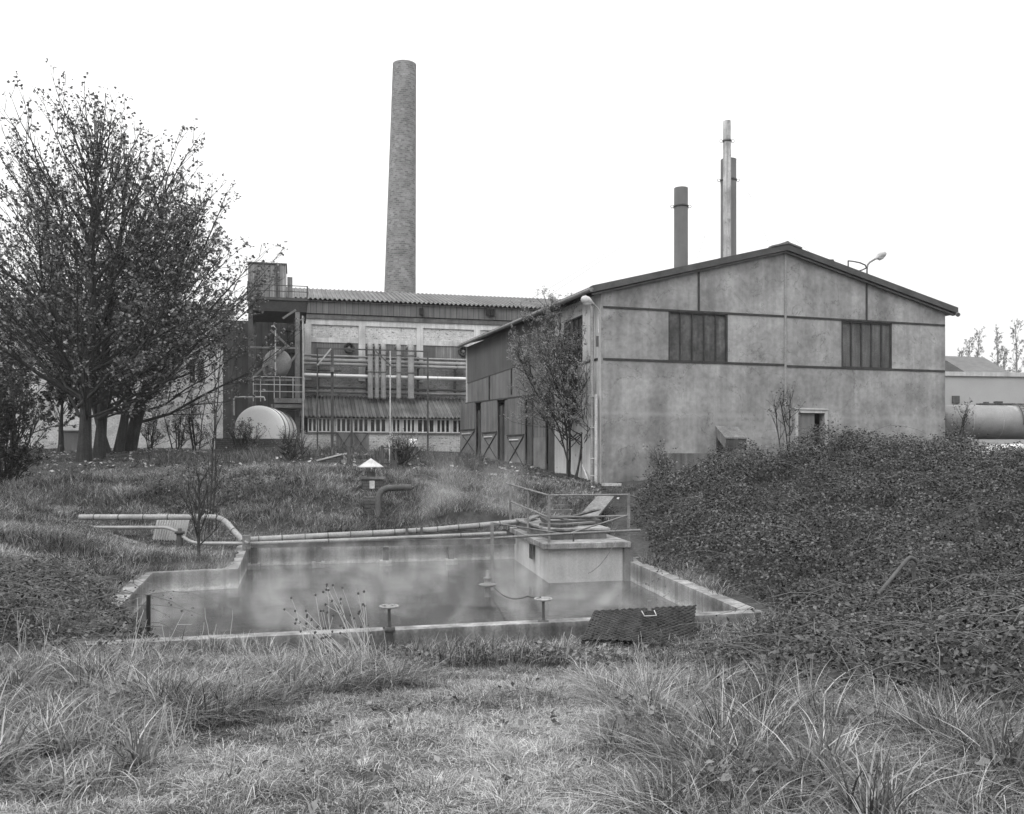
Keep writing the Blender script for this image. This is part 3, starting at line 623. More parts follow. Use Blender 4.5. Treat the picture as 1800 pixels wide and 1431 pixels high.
def corr_slope(mb, sE, sR, zEN, zRN, zEF, zRF, L, pitch=.18, amp=.025, th=.012):
    n = int(L/pitch*4); vs = []; fs = []
    for i in range(n+1):
        k = L*i/n; f = i/n; dz = amp*math.sin(2*math.pi*k/pitch)
        vs += [roofpt(sE, k, zEN+(zEF-zEN)*f, dz), roofpt(sR, k, zRN+(zRF-zRN)*f, dz)]
    fs = [(2*i, 2*i+1, 2*i+3, 2*i+2) for i in range(n)]; mb.add(vs, fs, True)
    mb.add([q+V(0,0,-.02) for q in vs], [f[::-1] for f in fs], True)
mb = MB(); corr_slope(mb, -.35, GW/2, zeN-.03, zrN, zeF-.03, zrF, SL+.5); corr_slope(mb, GW+.35, GW/2, zeN-.03, zrN, zeF-.03, zrF, SL+.5); mb.build('roof', m_roof, ws)
mb = MB()                                               # barge boards, double band
for s0, s1, za, zb_ in ((-.35, GW/2, zeN-.05, zrN), (GW/2, GW+.35, zrN, zeN-.05)):
    mb.pb(GP, s0, s1, za-.14, za+.05, .0, .20, zb_-.14, zb_+.05)
mb.build('barge_board', m_roof, ws)
mb = MB()
for s0, s1, za, zb_ in ((-.30, GW/2, zeN-.05, zrN), (GW/2, GW+.30, zrN, zeN-.05)):
    mb.pb(GP, s0, s1, za-.20, za-.155, .0, .12, zb_-.20, zb_-.155)
mb.build('verge_batten', m_clad_l, ws)
mb = MB(); mb.pb(GP, GW/2-.55, GW/2+.02, zrN-.08, zrN-.04, .0, .23, zrN+.05, zrN+.11); mb.pb(GP, GW/2+.022, GW/2+.5, zrN+.05, zrN+.10, .0, .225, zrN-.07, zrN-.03); mb.tube([GP.w(GW/2, zrN+.05, .2), GP.w(GW/2, zrF+.05, .2)+vdir*(SL+.4)], .09, 8); mb.build('ridge_cap', m_clad_l, ws)
mb = MB(); mb.tube([SP_.w(-.2, zeN-.12, .38), SP_.w(SL+.3, zeF-.12, .38)], .07, 8); mb.tube([SP_.w(-.25, zeN-.25, .0-GW-.3), SP_.w(-.05, zeN-.13, -GW-.38), SP_.w(SL, zeF-.13, -GW-.38)], .07, 8); mb.build('gutter', m_steel_m, ws)
mb = MB(); x = SP_.w(.35, 0, .14); x2 = SP_.w(.1, 0, .12); mb.tube([SP_.w(.45,zeN-.15,.36), V(x.x,x.y,zeN-.55), V(x.x,x.y,1.3)], .055, 10); mb.build('downpipe', m_pipe, ws)
mb = MB(); mb.tube([V(x2.x,x2.y,3.95), V(x2.x,x2.y,1.3)], .045, 10)
for z in (3.9, 3.0, 2.1, 1.6): mb.bar(V(x.x-.06,x.y,z), V(x2.x+.05,x2.y,z), .03, .03)
mb.build('downpipe', m_steel_l, ws)
mb = MB(); x3 = GP.w(GW+.05, 0, -.1); mb.tube([V(x3.x,x3.y,6.8), V(x3.x,x3.y,1.3)], .04, 8); mb.build('downpipe', m_steel_m, ws)

# wooden chute on the gable
ct = thing('wooden_chute', GP.h(1283,790), 'small dark wooden hopper jutting from the gable wall above the brambles', 'hopper')
a = GP.h(1258,752); s0 = GP.s(1257); s1 = GP.s(1296); zt = GP.z(1270,751)
k1 = [GP.w(s0,zt,.02), GP.w(s1,zt-.02,.02), GP.w(s1,zt-.36,.58), GP.w(s0,zt-.36,.58)]
mb = MB(); up = V(0,0,.04); mb.hexa([k1[0], k1[3], k1[2], k1[1], k1[0]+up, k1[3]+up, k1[2]+up, k1[1]+up]); mb.build('lid', m_wood, ct)
mb = MB()
for s_ in (s0+.02, s1-.05):
    q = [GP.w(s_,zt-.01,.02), GP.w(s_,zt-.28,.02), GP.w(s_,zt-.66,.54), GP.w(s_,zt-.37,.56)]
    mb.add(q+[p+V(GD[0],GD[1],0)*.03 for p in q], [(0,1,2,3),(7,6,5,4),(0,4,5,1),(1,5,6,2),(2,6,7,3),(3,7,4,0)])
build_each(mb, 'cheek', m_wood, ct)
mb = MB(); mb.pb(GP, s0+.05, s1-.05, zt-.66, zt-.38, .52, .565); mb.build('front_board', m_wood_d, ct)
mb = MB(); mb.pb(GP, s0+.03, s0+.10, 1.5, zt-.3, .02, .09); mb.pb(GP, s0+.06, s0+.12, 1.5, zt-.67, .45, .51); build_each(mb, 'leg', m_wood_d, ct)
mb = MB(); h_ = gh(1163,1256,797,830); mb.pb(GP, h_[0], h_[1], 1.3, h_[3], .02, .35); tag(mb.build('low_wall', m_conc_d, loc=GP.h(1200,830)), 'low dark concrete wall at the foot of the gable left of the hopper', 'wall')

# lamps
def lampbody(o, a, d, up, L=.42, r=.105):
    a = Vector(a); d = Vector(d).normalized(); mb = MB(); pr = [(0,0),(.035,0),(.045,.06),(r*.8,L*.35),(r,L*.55),(r*.9,L*.8),(r*.5,L*.95),(0,L)]
    mb.lathe(a, pr, 16, d); mb.build('lamp_head', m_steel_l, o)
    mb = MB(); mb.lathe(a+d*L*.3+V(0,0,-.05), [(0,0),(r*.7,.02),(r*.85,L*.3),(r*.6,L*.5),(0,L*.56)], 14, d); mb.build('lamp_glass', m_alu, o)
lo = thing('wall_lamp', SP_.w(.15, 6.2, .1), 'old street lamp on a curved arm at the left corner of the workshop', 'lamp')
pA = P(1052,585,25.7); pB = P(1054,548,25.7); pC = P(1044,535,25.5); 
MB().tube([pA, P(1052,560,25.7), pB, P(1050,541,25.6), pC], .018, 8).build('arm', m_steel_l, lo); lampbody(lo, pC, P(1022,524,25.3)-pC, 0, .44, .13)
mb = MB(); mb.box(P(1050,600,25.75), (.07,.07,.3)); mb.build('bracket', m_steel, lo)
lo = thing('street_lamp', P(1524,600,33), 'street lamp on a bent arm showing above the right roof slope of the workshop', 'lamp')
MB().tube([P(1524,800,33)]+[P(1524,475,33), P(1525,466,33), P(1529,461,33), P(1539,455,33)], .035, 8).build('pole', m_steel_m, lo)
lampbody(lo, P(1537,456,33), P(1557,444,33)-P(1537,456,33), 0, .50, .13)
hp = thing('ladder_cage', P(1508,480,32.4), 'dark hooped ladder rail rising over the right roof slope beside the lamp', 'ladder')
cpt = P(1500,466,32.5)
mb = MB(); arc = [P(1491,458.5,32.0), P(1500,459.5,31.9), P(1512,462,32), P(1521,466,32.3), P(1523,471,32.6), P(1516,474.5,32.9), P(1508,477,33)]
mb.tube(arc, .025, 6); mb.build('hoop', m_steel, hp)
mb = MB(); mb.bar(P(1491,458,32.0), P(1491,520,32.0), .04); mb.bar(P(1465,457,33), P(1465,500,33), .04); mb.bar(P(1445,457,33), P(1465,457,33), .04); mb.build('upright', m_steel, hp)

# ------------------------------------------------------------------ stacks
def stack(name, px, D, r, ytop, m, label, band=None, taper=1.0):
    q = P(px, ytop, D); o = thing(name, (q.x, q.y, 2.0), label, 'chimney'); h = q.z
    mb = MB(); mb.lathe((q.x,q.y,0), [(r,2.0),(r*taper,h),(r*taper*.9,h),(r*taper*.88,h-.6),(0,h-.6)], 28); mb.build('flue', m, o)
    if band:
        z = P(px, band, D).z; mb = MB(); mb.lathe((q.x,q.y,z), [(r,-.04),(r*1.06,-.04),(r*1.06,.04),(r,.04)], 24)
        for sx_ in (-1, 1): mb.torus((q.x+sx_*(r*1.06+.06), q.y, z), .06, .012, (0,1,0), 12, 5)
        mb.build('band', m_steel, o)
    return o, q
m_stk = M('stack_steel', .085, .2, 1, streak=.1, fine=.1, rough=.7); m_stk_l = M('mottled_stack', .25, .35, 1.6, streak=.45, sscale=6, fine=.2, spots=.58, spotv=.12, spscale=3)
s1_, q1 = stack('steel_stack', 1197, 36, .275, 331, m_stk, 'short dark steel chimney rising left of the pair over the workshop roof', 363)
s2_, q2 = stack('steel_stack', 1280.5, 38.5, .33, 281, m_stk, 'thick dark steel chimney right behind the tall mottled one', 317)
s3_, q3 = stack('slim_stack', 1278, 36.5, .165, 213, m_stk_l, 'tall slim mottled chimney standing in front of the thick dark one', 248, .95)
s1_['group'] = s2_['group'] = 'dark steel chimneys over the workshop'
m_wire = M('guy_wire', .25, .2, 3, bump=0)
for k, (a, b2, o, nm) in enumerate(((P(1185,363,36), P(925,530,42), s1_, 1), (P(1185,366,36), P(900,560,44), s1_, 1), (P(1267,318,38.5), P(1225,455,33), s2_, 1), (P(1296,320,38.5), P(1455,470,33), s2_, 1), (P(1285,248,36.5), P(1350,425,29), s3_, 1), (P(1209,364,36), P(1265,455,32), s1_, 1))):
    mb = MB(); mb.tube(cable(a, b2, .12, .006, 10), .007, 4); mb.build('guy_wire', m_wire, o)
# big brick chimney
m_chim = BRICK('chimney_brick', .17, .24, cyl=2.0, var=.22, contrast=.35, bw_=.5, bh=.16, ms=.02, bump=.3)
D = 75; q = P(703, 520, D); tp = P(711, 116, D)
bc = thing('brick_chimney', (q.x, q.y, 2.3), 'very tall tapering brick factory chimney behind the hall', 'chimney')
mb = MB(); prof = []; n = 48
bx0 = q.x-(tp.x-q.x)*((q.z-2.3)/(tp.z-q.z))
zs = np.linspace(2.3, tp.z, 30); vs = []; fs = []
for i, z in enumerate(zs):
    f = (z-2.3)/(tp.z-2.3); cx = bx0+(tp.x-bx0)*f; rr = 20.6/FPX*D+(27.6-20.6)/FPX*D*(tp.z-z)/(tp.z-q.z)
    if i >= 29: rr *= 1.0
    for j in range(n): a = 2*math.pi*j/n; vs.append(V(cx+rr*math.cos(a), D+rr*math.sin(a), z))
for i in range(29):
    for j in range(n): fs.append((i*n+j, i*n+(j+1)%n, (i+1)*n+(j+1)%n, (i+1)*n+j))
mb.add(vs, fs, True); sh_ = mb.build('shaft', m_chim, bc)
mb = MB(); mb.lathe((tp.x, D, tp.z), [(.975,0),(.99,.10),(.7,.1),(.68,-1),(0,-1)], 48); mb.build('rim', M('rim_brick', .22, .2, 3), bc)

# ------------------------------------------------------------------ long factory hall
FP_ = Plane(535, 46, FD)
m_wbrick = BRICK('whitewashed_brick', .52, .42, FD, var=.25, peel=(.555,.10), contrast=.08)
m_wbrick2 = BRICK('dirty_whitewashed_brick', .30, .22, FD, var=.5, peel=(.56,.07), contrast=.12)
m_plas = M('pale_plaster', .50, .25, 1, streak=.2, fine=.15, spots=.66, spotv=.16, spscale=4)
m_fasc = M('fascia_sheet', .135, .15, .8, streak=.25, sscale=8, fine=.1, planks=(FD[0], FD[1], .3, .08))
m_louv = M('ribbed_sheet', .17, .2, 1.2, streak=.3, sscale=10, fine=.1, planks=(FD[0], FD[1], .12, .12))
m_hroof = M('hall_roof_sheet', .14, .3, .6, fine=.2, streak=.1, planks=(FD[0], FD[1], .24, .15))  # dark line along each corrugation paints in its shade
hall = thing('factory_hall', FP_.w(0, 2.5), 'long factory hall of flaking whitewashed brick under a corrugated roof', 'building')
SE = FP_.s(1000)+6; S0 = -1.0
fz = lambda py: CZ+(HOR-py)*46/FPX
mb = MB(); mb.pb(FP_, S0, SE, 2.0, fz(551), -.4, 0); mb.build('wall', m_wbrick2, hall)
mb = MB(); mb.pb(FP_, S0, SE, fz(529)-.05, fz(529)+.0, -.4, .3); mb.pb(FP_, S0, SE, fz(551)+.002, fz(529)-.052, -.3, .22); mb.build('fascia', m_fasc, hall)
mb = MB(); mb.pb(FP_, S0, SE, fz(560), fz(552.5), .001, .16); mb.build('ledge', m_conc_d, hall)
mb = MB(); mb.pb(FP_, S0+1, SE, fz(570), fz(560)-.002, .001, .10)
for px in (636, 737.5, 838, 936, 541):
    s_ = FP_.s(px); mb.pb(FP_, s_-.17, s_+.17, fz(668), fz(570)-.002, .001, .12)
mb.pb(FP_, S0+1, SE, fz(601), fz(593), .001, .098) if False else None
mb.build('plaster_frame', m_plas, hall)
mb = MB(); xs = [541, 636, 737.5, 838, 936]
for i in range(4): mb.pb(FP_, FP_.s(xs[i])+.172, FP_.s(xs[i+1])-.172, fz(593), fz(570)-.003, .001, .03)
build_each(mb, 'brick_panel', m_wbrick, hall)
mb = MB()
for i in range(4): mb.pb(FP_, FP_.s(xs[i])+.174, FP_.s(xs[i+1])-.174, fz(601), fz(593)-.003, .001, .08)
build_each(mb, 'lintel', m_plas, hall)
for i in range(4):
    mb = MB(); mb.pb(FP_, FP_.s(xs[i])+.176, FP_.s(xs[i+1])-.176, fz(627), fz(601)-.003, .001, .035); mb.build('ribbed_panel', m_louv, hall)
mb = MB(); mb.pb(FP_, FP_.s(xs[2])+.2, FP_.s(765), fz(625), fz(603), .036, .05); mb.build('dark_hatch', m_clad, hall)
mb = MB(); L_ = 0; vs = []; nn = int((SE-S0)/.24*5)
for i in range(nn+1):
    s_ = S0+(SE-S0)*i/nn; dz = .05*math.sin(2*math.pi*(s_)/.24)
    vs += [FP_.w(s_, fz(527)+.02+dz, .42), FP_.w(s_, 11.85+dz, -5.5)]
fs = [(2*i, 2*i+2, 2*i+3, 2*i+1) for i in range(nn)]; mb.add(vs, fs, True); mb.add([q_+V(0,0,-.03) for q_ in vs], [f[::-1] for f in fs], True); mb.build('roof', m_hroof, hall)
mb = MB(); mb.pb(FP_, S0, SE, 2, 10.6, -11, -10.8); mb.pb(FP_, S0, S0+.3, 2, 10, -10.8, -.41); mb.build('back_wall', m_wbrick2, hall)
mb = MB(); mb.hexa([FP_.w(S0,11.8,-5.5), FP_.w(SE,11.8,-5.5), FP_.w(SE,10.3,-11.4), FP_.w(S0,10.3,-11.4), FP_.w(S0,11.84,-5.5), FP_.w(SE,11.84,-5.5), FP_.w(SE,10.34,-11.4), FP_.w(S0,10.34,-11.4)]); mb.build('rear_roof', m_hroof, hall)
for i, px in enumerate((741, 858, 866)):
    mb = MB(); q = FP_.h(px, 548+i, .25); mb.box(q, (.2,.3,.35)); mb.build('fascia_vent', m_dark, hall)
# extractor fans
def fan(px, py, label):
    q = FP_.h(px, py, .1); o = thing('extractor_fan', q, label, 'fan', 'extractor fans on the hall wall'); n = FP_.n
    mb = MB(); mb.lathe(q, [(.27,-.05),(.27,.16),(.24,.18),(.19,.16),(.18,-.02)], 28, n); mb.build('housing', m_trim, o)
    mb = MB(); mb.lathe(q+n*.06, [(0,.03),(.07,.03),(.08,0)], 16, n); mb.build('hub', m_steel_m, o)
    mb = MB()
    for k in range(6):
        a = k*math.pi/3; e = V(FD[0],FD[1],0)*math.cos(a)+V(0,0,1)*math.sin(a); f = V(FD[0],FD[1],0)*-math.sin(a)+V(0,0,1)*math.cos(a)
        p = q+n*.04; mb.add([p+e*.06-f*.02, p+e*.17-f*.05, p+e*.17+f*.05+n*.03, p+e*.06+f*.02+n*.02], [(0,1,2,3)])
    mb.build('blades', m_steel, o)
    mb = MB(); sc_ = FP_.s(px, .1); zc_ = q.z
    mb.pb(FP_, sc_-.4, sc_+.4, zc_-.42, zc_+.40, .036, .05); mb.build('mounting_plate', m_clad_l, o)
fan(613.5, 612, 'round black extractor fan at the left of the hall wall'); fan(814, 618, 'round black extractor fan close to the workshop corner')
# horizontal pipes along the hall
def hpipe(px0, px1, py, r, off, m, label, name='wall_pipe', rings=None):
    z = fz(py); a = FP_.w(FP_.s(px0, off), z, off); b2 = FP_.w(FP_.s(px1, off), z-.04, off)
    return pipe_run(name, [a, a.lerp(b2,.5), b2], r, m, label, rings, m_steel_m, 'pipes along the hall wall')
hpipe(533, 880, 626.5, .055, .55, m_pipe, 'topmost thin pipe running along the hall wall under the fans')
hpipe(533, 880, 634.5, .10, .60, m_pipe, 'thick pipe second from the top on the hall wall', rings=2.2)
hpipe(533, 880, 641.5, .085, .75, m_pipe, 'thick pipe third from the top on the hall wall', rings=3)
hpipe(538, 600, 651.5, .035, .6, m_steel, 'short dark pipe between the thick pipes and the bright pipe')
hpipe(533, 880, 662, .10, .9, m_alu, 'bright silver pipe running along the hall wall below the others', rings=2.6)
hpipe(535, 880, 682, .055, .55, m_steel, 'dark thin pipe on the hall wall below the bright pipe')
hpipe(535, 880, 689.5, .075, .7, m_steel_m, 'lowest grey pipe just above the lean-to roof')
for i, px in enumerate((560, 645, 735, 800)):
    s_ = FP_.s(px, .4); mb = MB(); mb.pb(FP_, s_-.04, s_+.04, fz(693), fz(624), .14, .42)
    for py in (638.5, 646, 666, 685, 693): mb.pb(FP_, s_-.03, s_+.03, fz(py)-.03, fz(py)+.03, .42, .85)
    tag(mb.build('pipe_rack', m_steel, loc=FP_.w(s_,fz(693),.3)), ['dark steel pipe rack on the hall wall nearest the tank tower', 'dark steel pipe rack beside the group of three ducts', 'dark steel pipe rack right of the last duct', 'dark steel pipe rack nearest the workshop corner'][i], 'pipe rack', 'racks carrying the hall pipes')
ducts = ((651,.135,'leftmost grey vertical duct of the three close together'), (662.5,.11,'slimmer middle duct of the three close together'), (674,.13,'right duct of the three close together on the hall'), (701,.12,'single duct second from the right on the hall wall'), (722.5,.16,'thickest duct, last on the right of the hall wall'))
for px, r, lb in ducts:
    s_ = FP_.s(px, 1.15); a = FP_.w(s_, fz(610), 1.15); o = thing('vertical_duct', FP_.w(s_, fz(704), 1.15), lb, 'duct', 'vertical ducts on the hall wall')
    top = FP_.w(s_, fz(607), 1.15)
    mb = MB(); mb.tube([FP_.w(s_, fz(607), .05)]+bend(FP_.w(s_,fz(607),.05), top, FP_.w(s_,5,1.15), .25)+[FP_.w(s_, fz(702), 1.15)], r, 14); mb.build('duct_body', m_pipe, o)
    mb = MB()
    for py in (625, 655, 700): mb.lathe(FP_.w(s_, fz(py), 1.15), [(r,-.04),(r*1.12,-.04),(r*1.12,.04),(r,.04)], 14)
    build_each(mb, 'flange', m_steel_m, o)
# ------------------------------------------------------------------ lean-to in front of the hall
LT = Plane(535, 43.3, FD); le = LT.s(850)+2
m_cor = M('corrugated_sheet', .115, .4, .9, fine=.25, streak=.1, planks=(FD[0], FD[1], .19, .3), spots=.62, spotv=.07, spscale=2)  # plank gaps put groove shade into the colour, one per corrugation
lt = thing('lean_to', LT.w(0, 2.4), 'lean-to with a corrugated roof and a long row of narrow windows', 'building')
lz = lambda py: CZ+(HOR-py)*43.3/FPX
mb = MB(); vs = []; nn = int((le+.4)/.19*6)
for i in range(nn+1):
    s_ = -.4+(le+.4)*i/nn; dz = .045*math.sin(2*math.pi*s_/.19); vs += [LT.w(s_, lz(732)+dz, .25), LT.w(s_, 5.35+dz, -2.6)]
fs = [(2*i, 2*i+2, 2*i+3, 2*i+1) for i in range(nn)]; mb.add(vs, fs, True); mb.add([q_+V(0,0,-.03) for q_ in vs], [f[::-1] for f in fs], True); mb.build('roof', m_cor, lt)
mb = MB(); mb.pb(LT, -.2, le, 2.0, lz(760), -.25, 0); mb.build('wall', m_wbrick, lt)
mb = MB(); mb.pb(LT, -.2, le, lz(734), lz(732)-.02, -.25, .03); mb.pb(LT, -.2, le, lz(761.5), lz(759.5), .002, .07); mb.build('sill', m_conc_d, lt)
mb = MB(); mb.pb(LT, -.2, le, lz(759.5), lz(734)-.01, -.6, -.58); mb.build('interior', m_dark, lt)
px = 540; k = 0; m_frame = M('white_window_frame', .6, .15, 2); segs = [(541,557),(559,581),(591,617),(621,648),(650,679),(682,704),(708,730),(733,764),(767,791),(795,814),(818,840)]
for a, b_ in segs:
    h_ = (LT.s(a), LT.s(b_), lz(759.3), lz(734.2)); window(lt, LT, h_, 3 if b_-a > 20 else 2, m_frame, m_glass, .06, .075)
    mb = MB(); 
mb = MB()
for i in range(len(segs)-1): mb.pb(LT, LT.s(segs[i][1])+.002, LT.s(segs[i+1][0])-.002, lz(759.4), lz(734.1), -.2, .02)
build_each(mb, 'pier', m_plas, lt)
for a, b_ in ((591,618),(620,648)):
    s0, s1 = LT.s(a), LT.s(b_); mb = MB(); mb.pb(LT, s0, s1, 2.35, lz(760), .02, .07); d_o = mb.build('door', m_clad_l, lt)
    mb = MB(); mb.bar(LT.w(s0+.05,2.4,.09), LT.w(s1-.05,lz(761),.09), .04, .02); mb.bar(LT.w(s1-.05,2.4,.11), LT.w(s0+.05,lz(761),.11), .04, .02); x_ = mb.build('brace', m_trim, lt); x_.parent = d_o
# ------------------------------------------------------------------ steel pipe gantry in the yard
gt = thing('steel_gantry', P(655,800,36), 'thin dark steel goalpost frame standing in the yard before the hall', 'gantry')
for px, pt, wd, m in ((558,612,.05,m_steel), (584,612,.10,m_steel), (686,617,.05,m_steel_l), (752,619,.07,m_steel)):
    a = P(px,pt,36); mb = MB(); mb.bar(a, (a.x,a.y,Hs(a.x,a.y)-.1), wd); mb.build('post', m, gt)
for a, b_ in ((P(558,612,36.05),P(752,618,36.05)),): mb = MB(); mb.bar(a, b_, .05); mb.build('crossbar', m_steel, gt)
for a, b_, m in ((P(558,642,35.95),P(582,613,35.95),m_steel_l), (P(659,616,35.95),P(686,642,35.95),m_steel)): mb = MB(); mb.bar(a, b_, .05); mb.build('brace', m, gt)
mb = MB(); q = P(584,650,35.9); mb.box(q, (.14,.14,.18)); mb.build('junction_box', m_steel_m, gt)
q = P(618,732,40); mb = MB(); mb.bar(q, (q.x,q.y,2.2), .09); tag(mb.build('steel_post', m_steel, loc=(q.x,q.y,2.3)), 'dark steel post in front of the lean-to doors', 'post')

# ------------------------------------------------------------------ tank tower and left structures
m_boards = M('tank_boards', .24, .2, 1, streak=.35, sscale=10, planks=(1, .2, .22, .25))
bh = thing('boiler_house', P(460,790,44), 'dark sheeted boiler house behind the tank tower', 'building')
BP = Plane(392, 44, FD)
mb = MB(); mb.pb(BP, 0, BP.s(531), 2.0, 8.9, -3, 0); mb.build('wall', M('sooty_sheeting', .05, .35, 1.2, streak=.3, planks=(FD[0], FD[1], .3, .2)), bh)
mb = MB()
for z in np.arange(3, 8.8, .55): mb.pb(BP, BP.s(500), BP.s(530), z, z+.06, .001, .06)
build_each(mb, 'louvre', m_trim, bh)
tw = thing('tank_tower', P(485,790,40.5), 'dark steel tower with a railed deck left of the hall', 'tower')
TP = Plane(434, 40, FD); d0, d1 = TP.s(434), TP.s(541); zd = TP.z(500,523)
mb = MB(); mb.pb(TP, d0, d1, zd-.12, zd, -3.6, 0); mb.build('deck', m_steel, tw)
mb = MB(); mb.pb(TP, d0+.05, d1-.05, zd-.62, zd-.121, -3.5, -.05); mb.build('deck_shade_block', m_trim, tw)  # dark block under the deck, standing in for its shadow
for s_, o_ in ((d0+.15,-.15),(TP.s(523),-.15),(d0+.15,-3.3),(TP.s(523),-3.3)):
    mb = MB(); mb.pb(TP, s_-.1, s_+.1, 2.0, zd-.62, o_-.1, o_+.1); mb.build('column', m_steel_m if s_ > 1 else m_steel, tw)
mb = MB()
for a, b_ in ((P(497,560,39.9),P(520,545,39.9)), (P(476,580,39.9),P(508,610,39.9)), (P(508,640,39.9),P(524,620,39.9)), (P(440,610,39.9),P(523,612,39.9)), (P(440,668,39.9),P(523,668,39.9)), (P(440,668,39.9),P(500,612,39.9))): mb.bar(a, b_, .08)
build_each(mb, 'brace', m_steel_m, tw)
mb = MB()
for s_ in (d0+.03, TP.s(473), TP.s(503), d1-.03): mb.pb(TP, s_-.02, s_+.02, zd, zd+.55, -.04, 0)
for z in (.54, .28): mb.tube([TP.w(d0,zd+z,-.02), TP.w(d1,zd+z,-.02), TP.w(d1,zd+z,-3.5)], .02, 6)
mb.build('deck_rail', m_steel, tw)
bt = thing('rooftop_tank', TP.w(1, zd, -1.5), 'square boarded water tank standing on the tower deck', 'tank')
t0, t1 = d0+.02, TP.s(503,-.6); zt = TP.z(470,464,-.6)
mb = MB(); mb.pb(TP, t0, t1, zd+.002, zt, -2.6, -.6); mb.build('tank_body', m_boards, bt)
mb = MB(); mb.pb(TP, t0-.04, t1+.04, zt+.002, zt+.06, -2.65, -.55); mb.build('lid', m_conc_d, bt)
mb = MB(); mb.pb(TP, TP.s(487,-.5)-.05, TP.s(487,-.5)+.05, zd+.01, zt, -.59, -.5); mb.build('strut', m_steel, bt)
mb = MB(); mb.pb(TP, TP.s(505,-.7), TP.s(514,-.7), zd+.002, TP.z(510,487,-.7), -1.5, -.7); tag(mb.build('vent_box', m_wood, loc=TP.w(TP.s(510),zd,-1)), 'narrow wooden vent box beside the square tank on the tower deck', 'vent')
AX = V(-GU.y, GU.x, 0)
def htank(name, c_, r, L, m, mend, label, cat='tank', dome=.18, bands=(), AX=AX):
    o = thing(name, V(c_.x,c_.y,c_.z-r), label, cat)
    mb = MB(); mb.lathe(c_, [(r,0),(r,L),(r*.7,L+r*.2),(0,L+r*.25)], 48, AX); mb.build('tank_shell', m, o)
    mb = MB(); mb.lathe(c_, [(r,0),(r*.96,-dome*.3),(r*.8,-dome*.65),(r*.5,-dome*.9),(0,-dome)], 48, AX); mb.build('tank_end', mend, o)
    for b_ in bands: mb = MB(); mb.lathe(c_, [(r,b_-.06),(r*1.02,b_-.06),(r*1.02,b_+.06),(r,b_+.06)], 48, AX); mb.build('tank_strap', m_steel_m, o)
    return o
m_tankw = M('white_tank_paint', .78, .06, 1, fine=.05, rough=.6, bump=.1); m_tankg = M('grey_tank_paint', .22, .3, 1.5, fine=.2, spots=.6, spotv=.12, spscale=3)
htank('round_tank', P(488,637,40.2), .60, 2.4, m_tankg, m_tankg, 'grey mottled round-ended tank held halfway up the steel tower', dome=.3)
htank('storage_tank', P(455,756,37), 1.0, 2.5, m_tankw, m_tankw, 'white horizontal storage tank on the brick plinth', dome=.1, bands=(.35,1.1,1.9), AX=V(-.02,1,0))
m_pl = BRICK('dark_brick', .10, .06, FD, var=.3, contrast=.2)
PL = Plane(380, 36.2, FD); mb = MB(); mb.pb(PL, 0, PL.s(526), 1.8, PL.z(450,771), -3.4, 0); tag(mb.build('brick_plinth', m_pl, loc=PL.w(1,2.1)), 'long dark brick plinth under the white storage tank', 'plinth')
# mid platform
mp = thing('access_platform', P(500,790,38), 'railed steel access platform over the right end of the white tank', 'platform')
MP = Plane(445, 38.2, FD); z0 = MP.z(500,702); a = MP.s(482); b_ = MP.s(535); l_ = MP.s(445)
mb = MB(); mb.pb(MP, a, b_, z0-.15, z0+.05, -2, 0); mb.pb(MP, a, b_, z0-.35, z0-.2, -2, -.05); mb.build('deck', m_steel_m, mp)
mb = MB()
for s_ in (l_, MP.s(458), a, MP.s(492), MP.s(515), b_): mb.tube([MP.w(s_,z0+ (0 if s_>=a-.01 else -.1),-.02), MP.w(s_,z0+.95,-.02)], .018, 6)
for z in (.95, .62, .33): mb.tube([MP.w(l_,z0+z,-.02), MP.w(b_,z0+z,-.02), MP.w(b_,z0+z,-1.9)], .018, 6)
mb.build('handrail', m_steel_l, mp)
for s_ in (a+.08, b_-.08, MP.s(478)): mb = MB(); mb.pb(MP, s_-.05, s_+.05, 2.1, z0-.2, -.3, -.2); mb.build('leg', m_steel_m, mp)
q = [P(410,698,37.2), P(465,698,37.2)]; mb = MB(); mb.tube([P(411,730,37.2), P(411,700,37.2), P(414,698,37.2), P(464,698,37.2), P(466,704,37.2)], .035, 8); tag(mb.build('vent_pipe', m_steel_l, loc=q[0]), 'short bright pipe lying just above the white tank', 'pipe')
mb = MB(); mb.tube([P(533,795,38.6), P(533,600,38.6), P(532,555,38.6)], .035, 8); tag(mb.build('standpipe', m_steel_l, loc=P(533,795,38.6)), 'tall pale pipe climbing beside the right column of the tank tower', 'pipe')
mb = MB(); mb.tube([P(484,660,39.3), P(484,576,39.3), P(481,573,39.3), P(477,574,39.3)], .03, 8); tag(mb.build('vent_pipe', m_steel_l, loc=P(484,660,39.3)), 'thin hooked vent pipe rising in front of the round-ended tank', 'pipe')
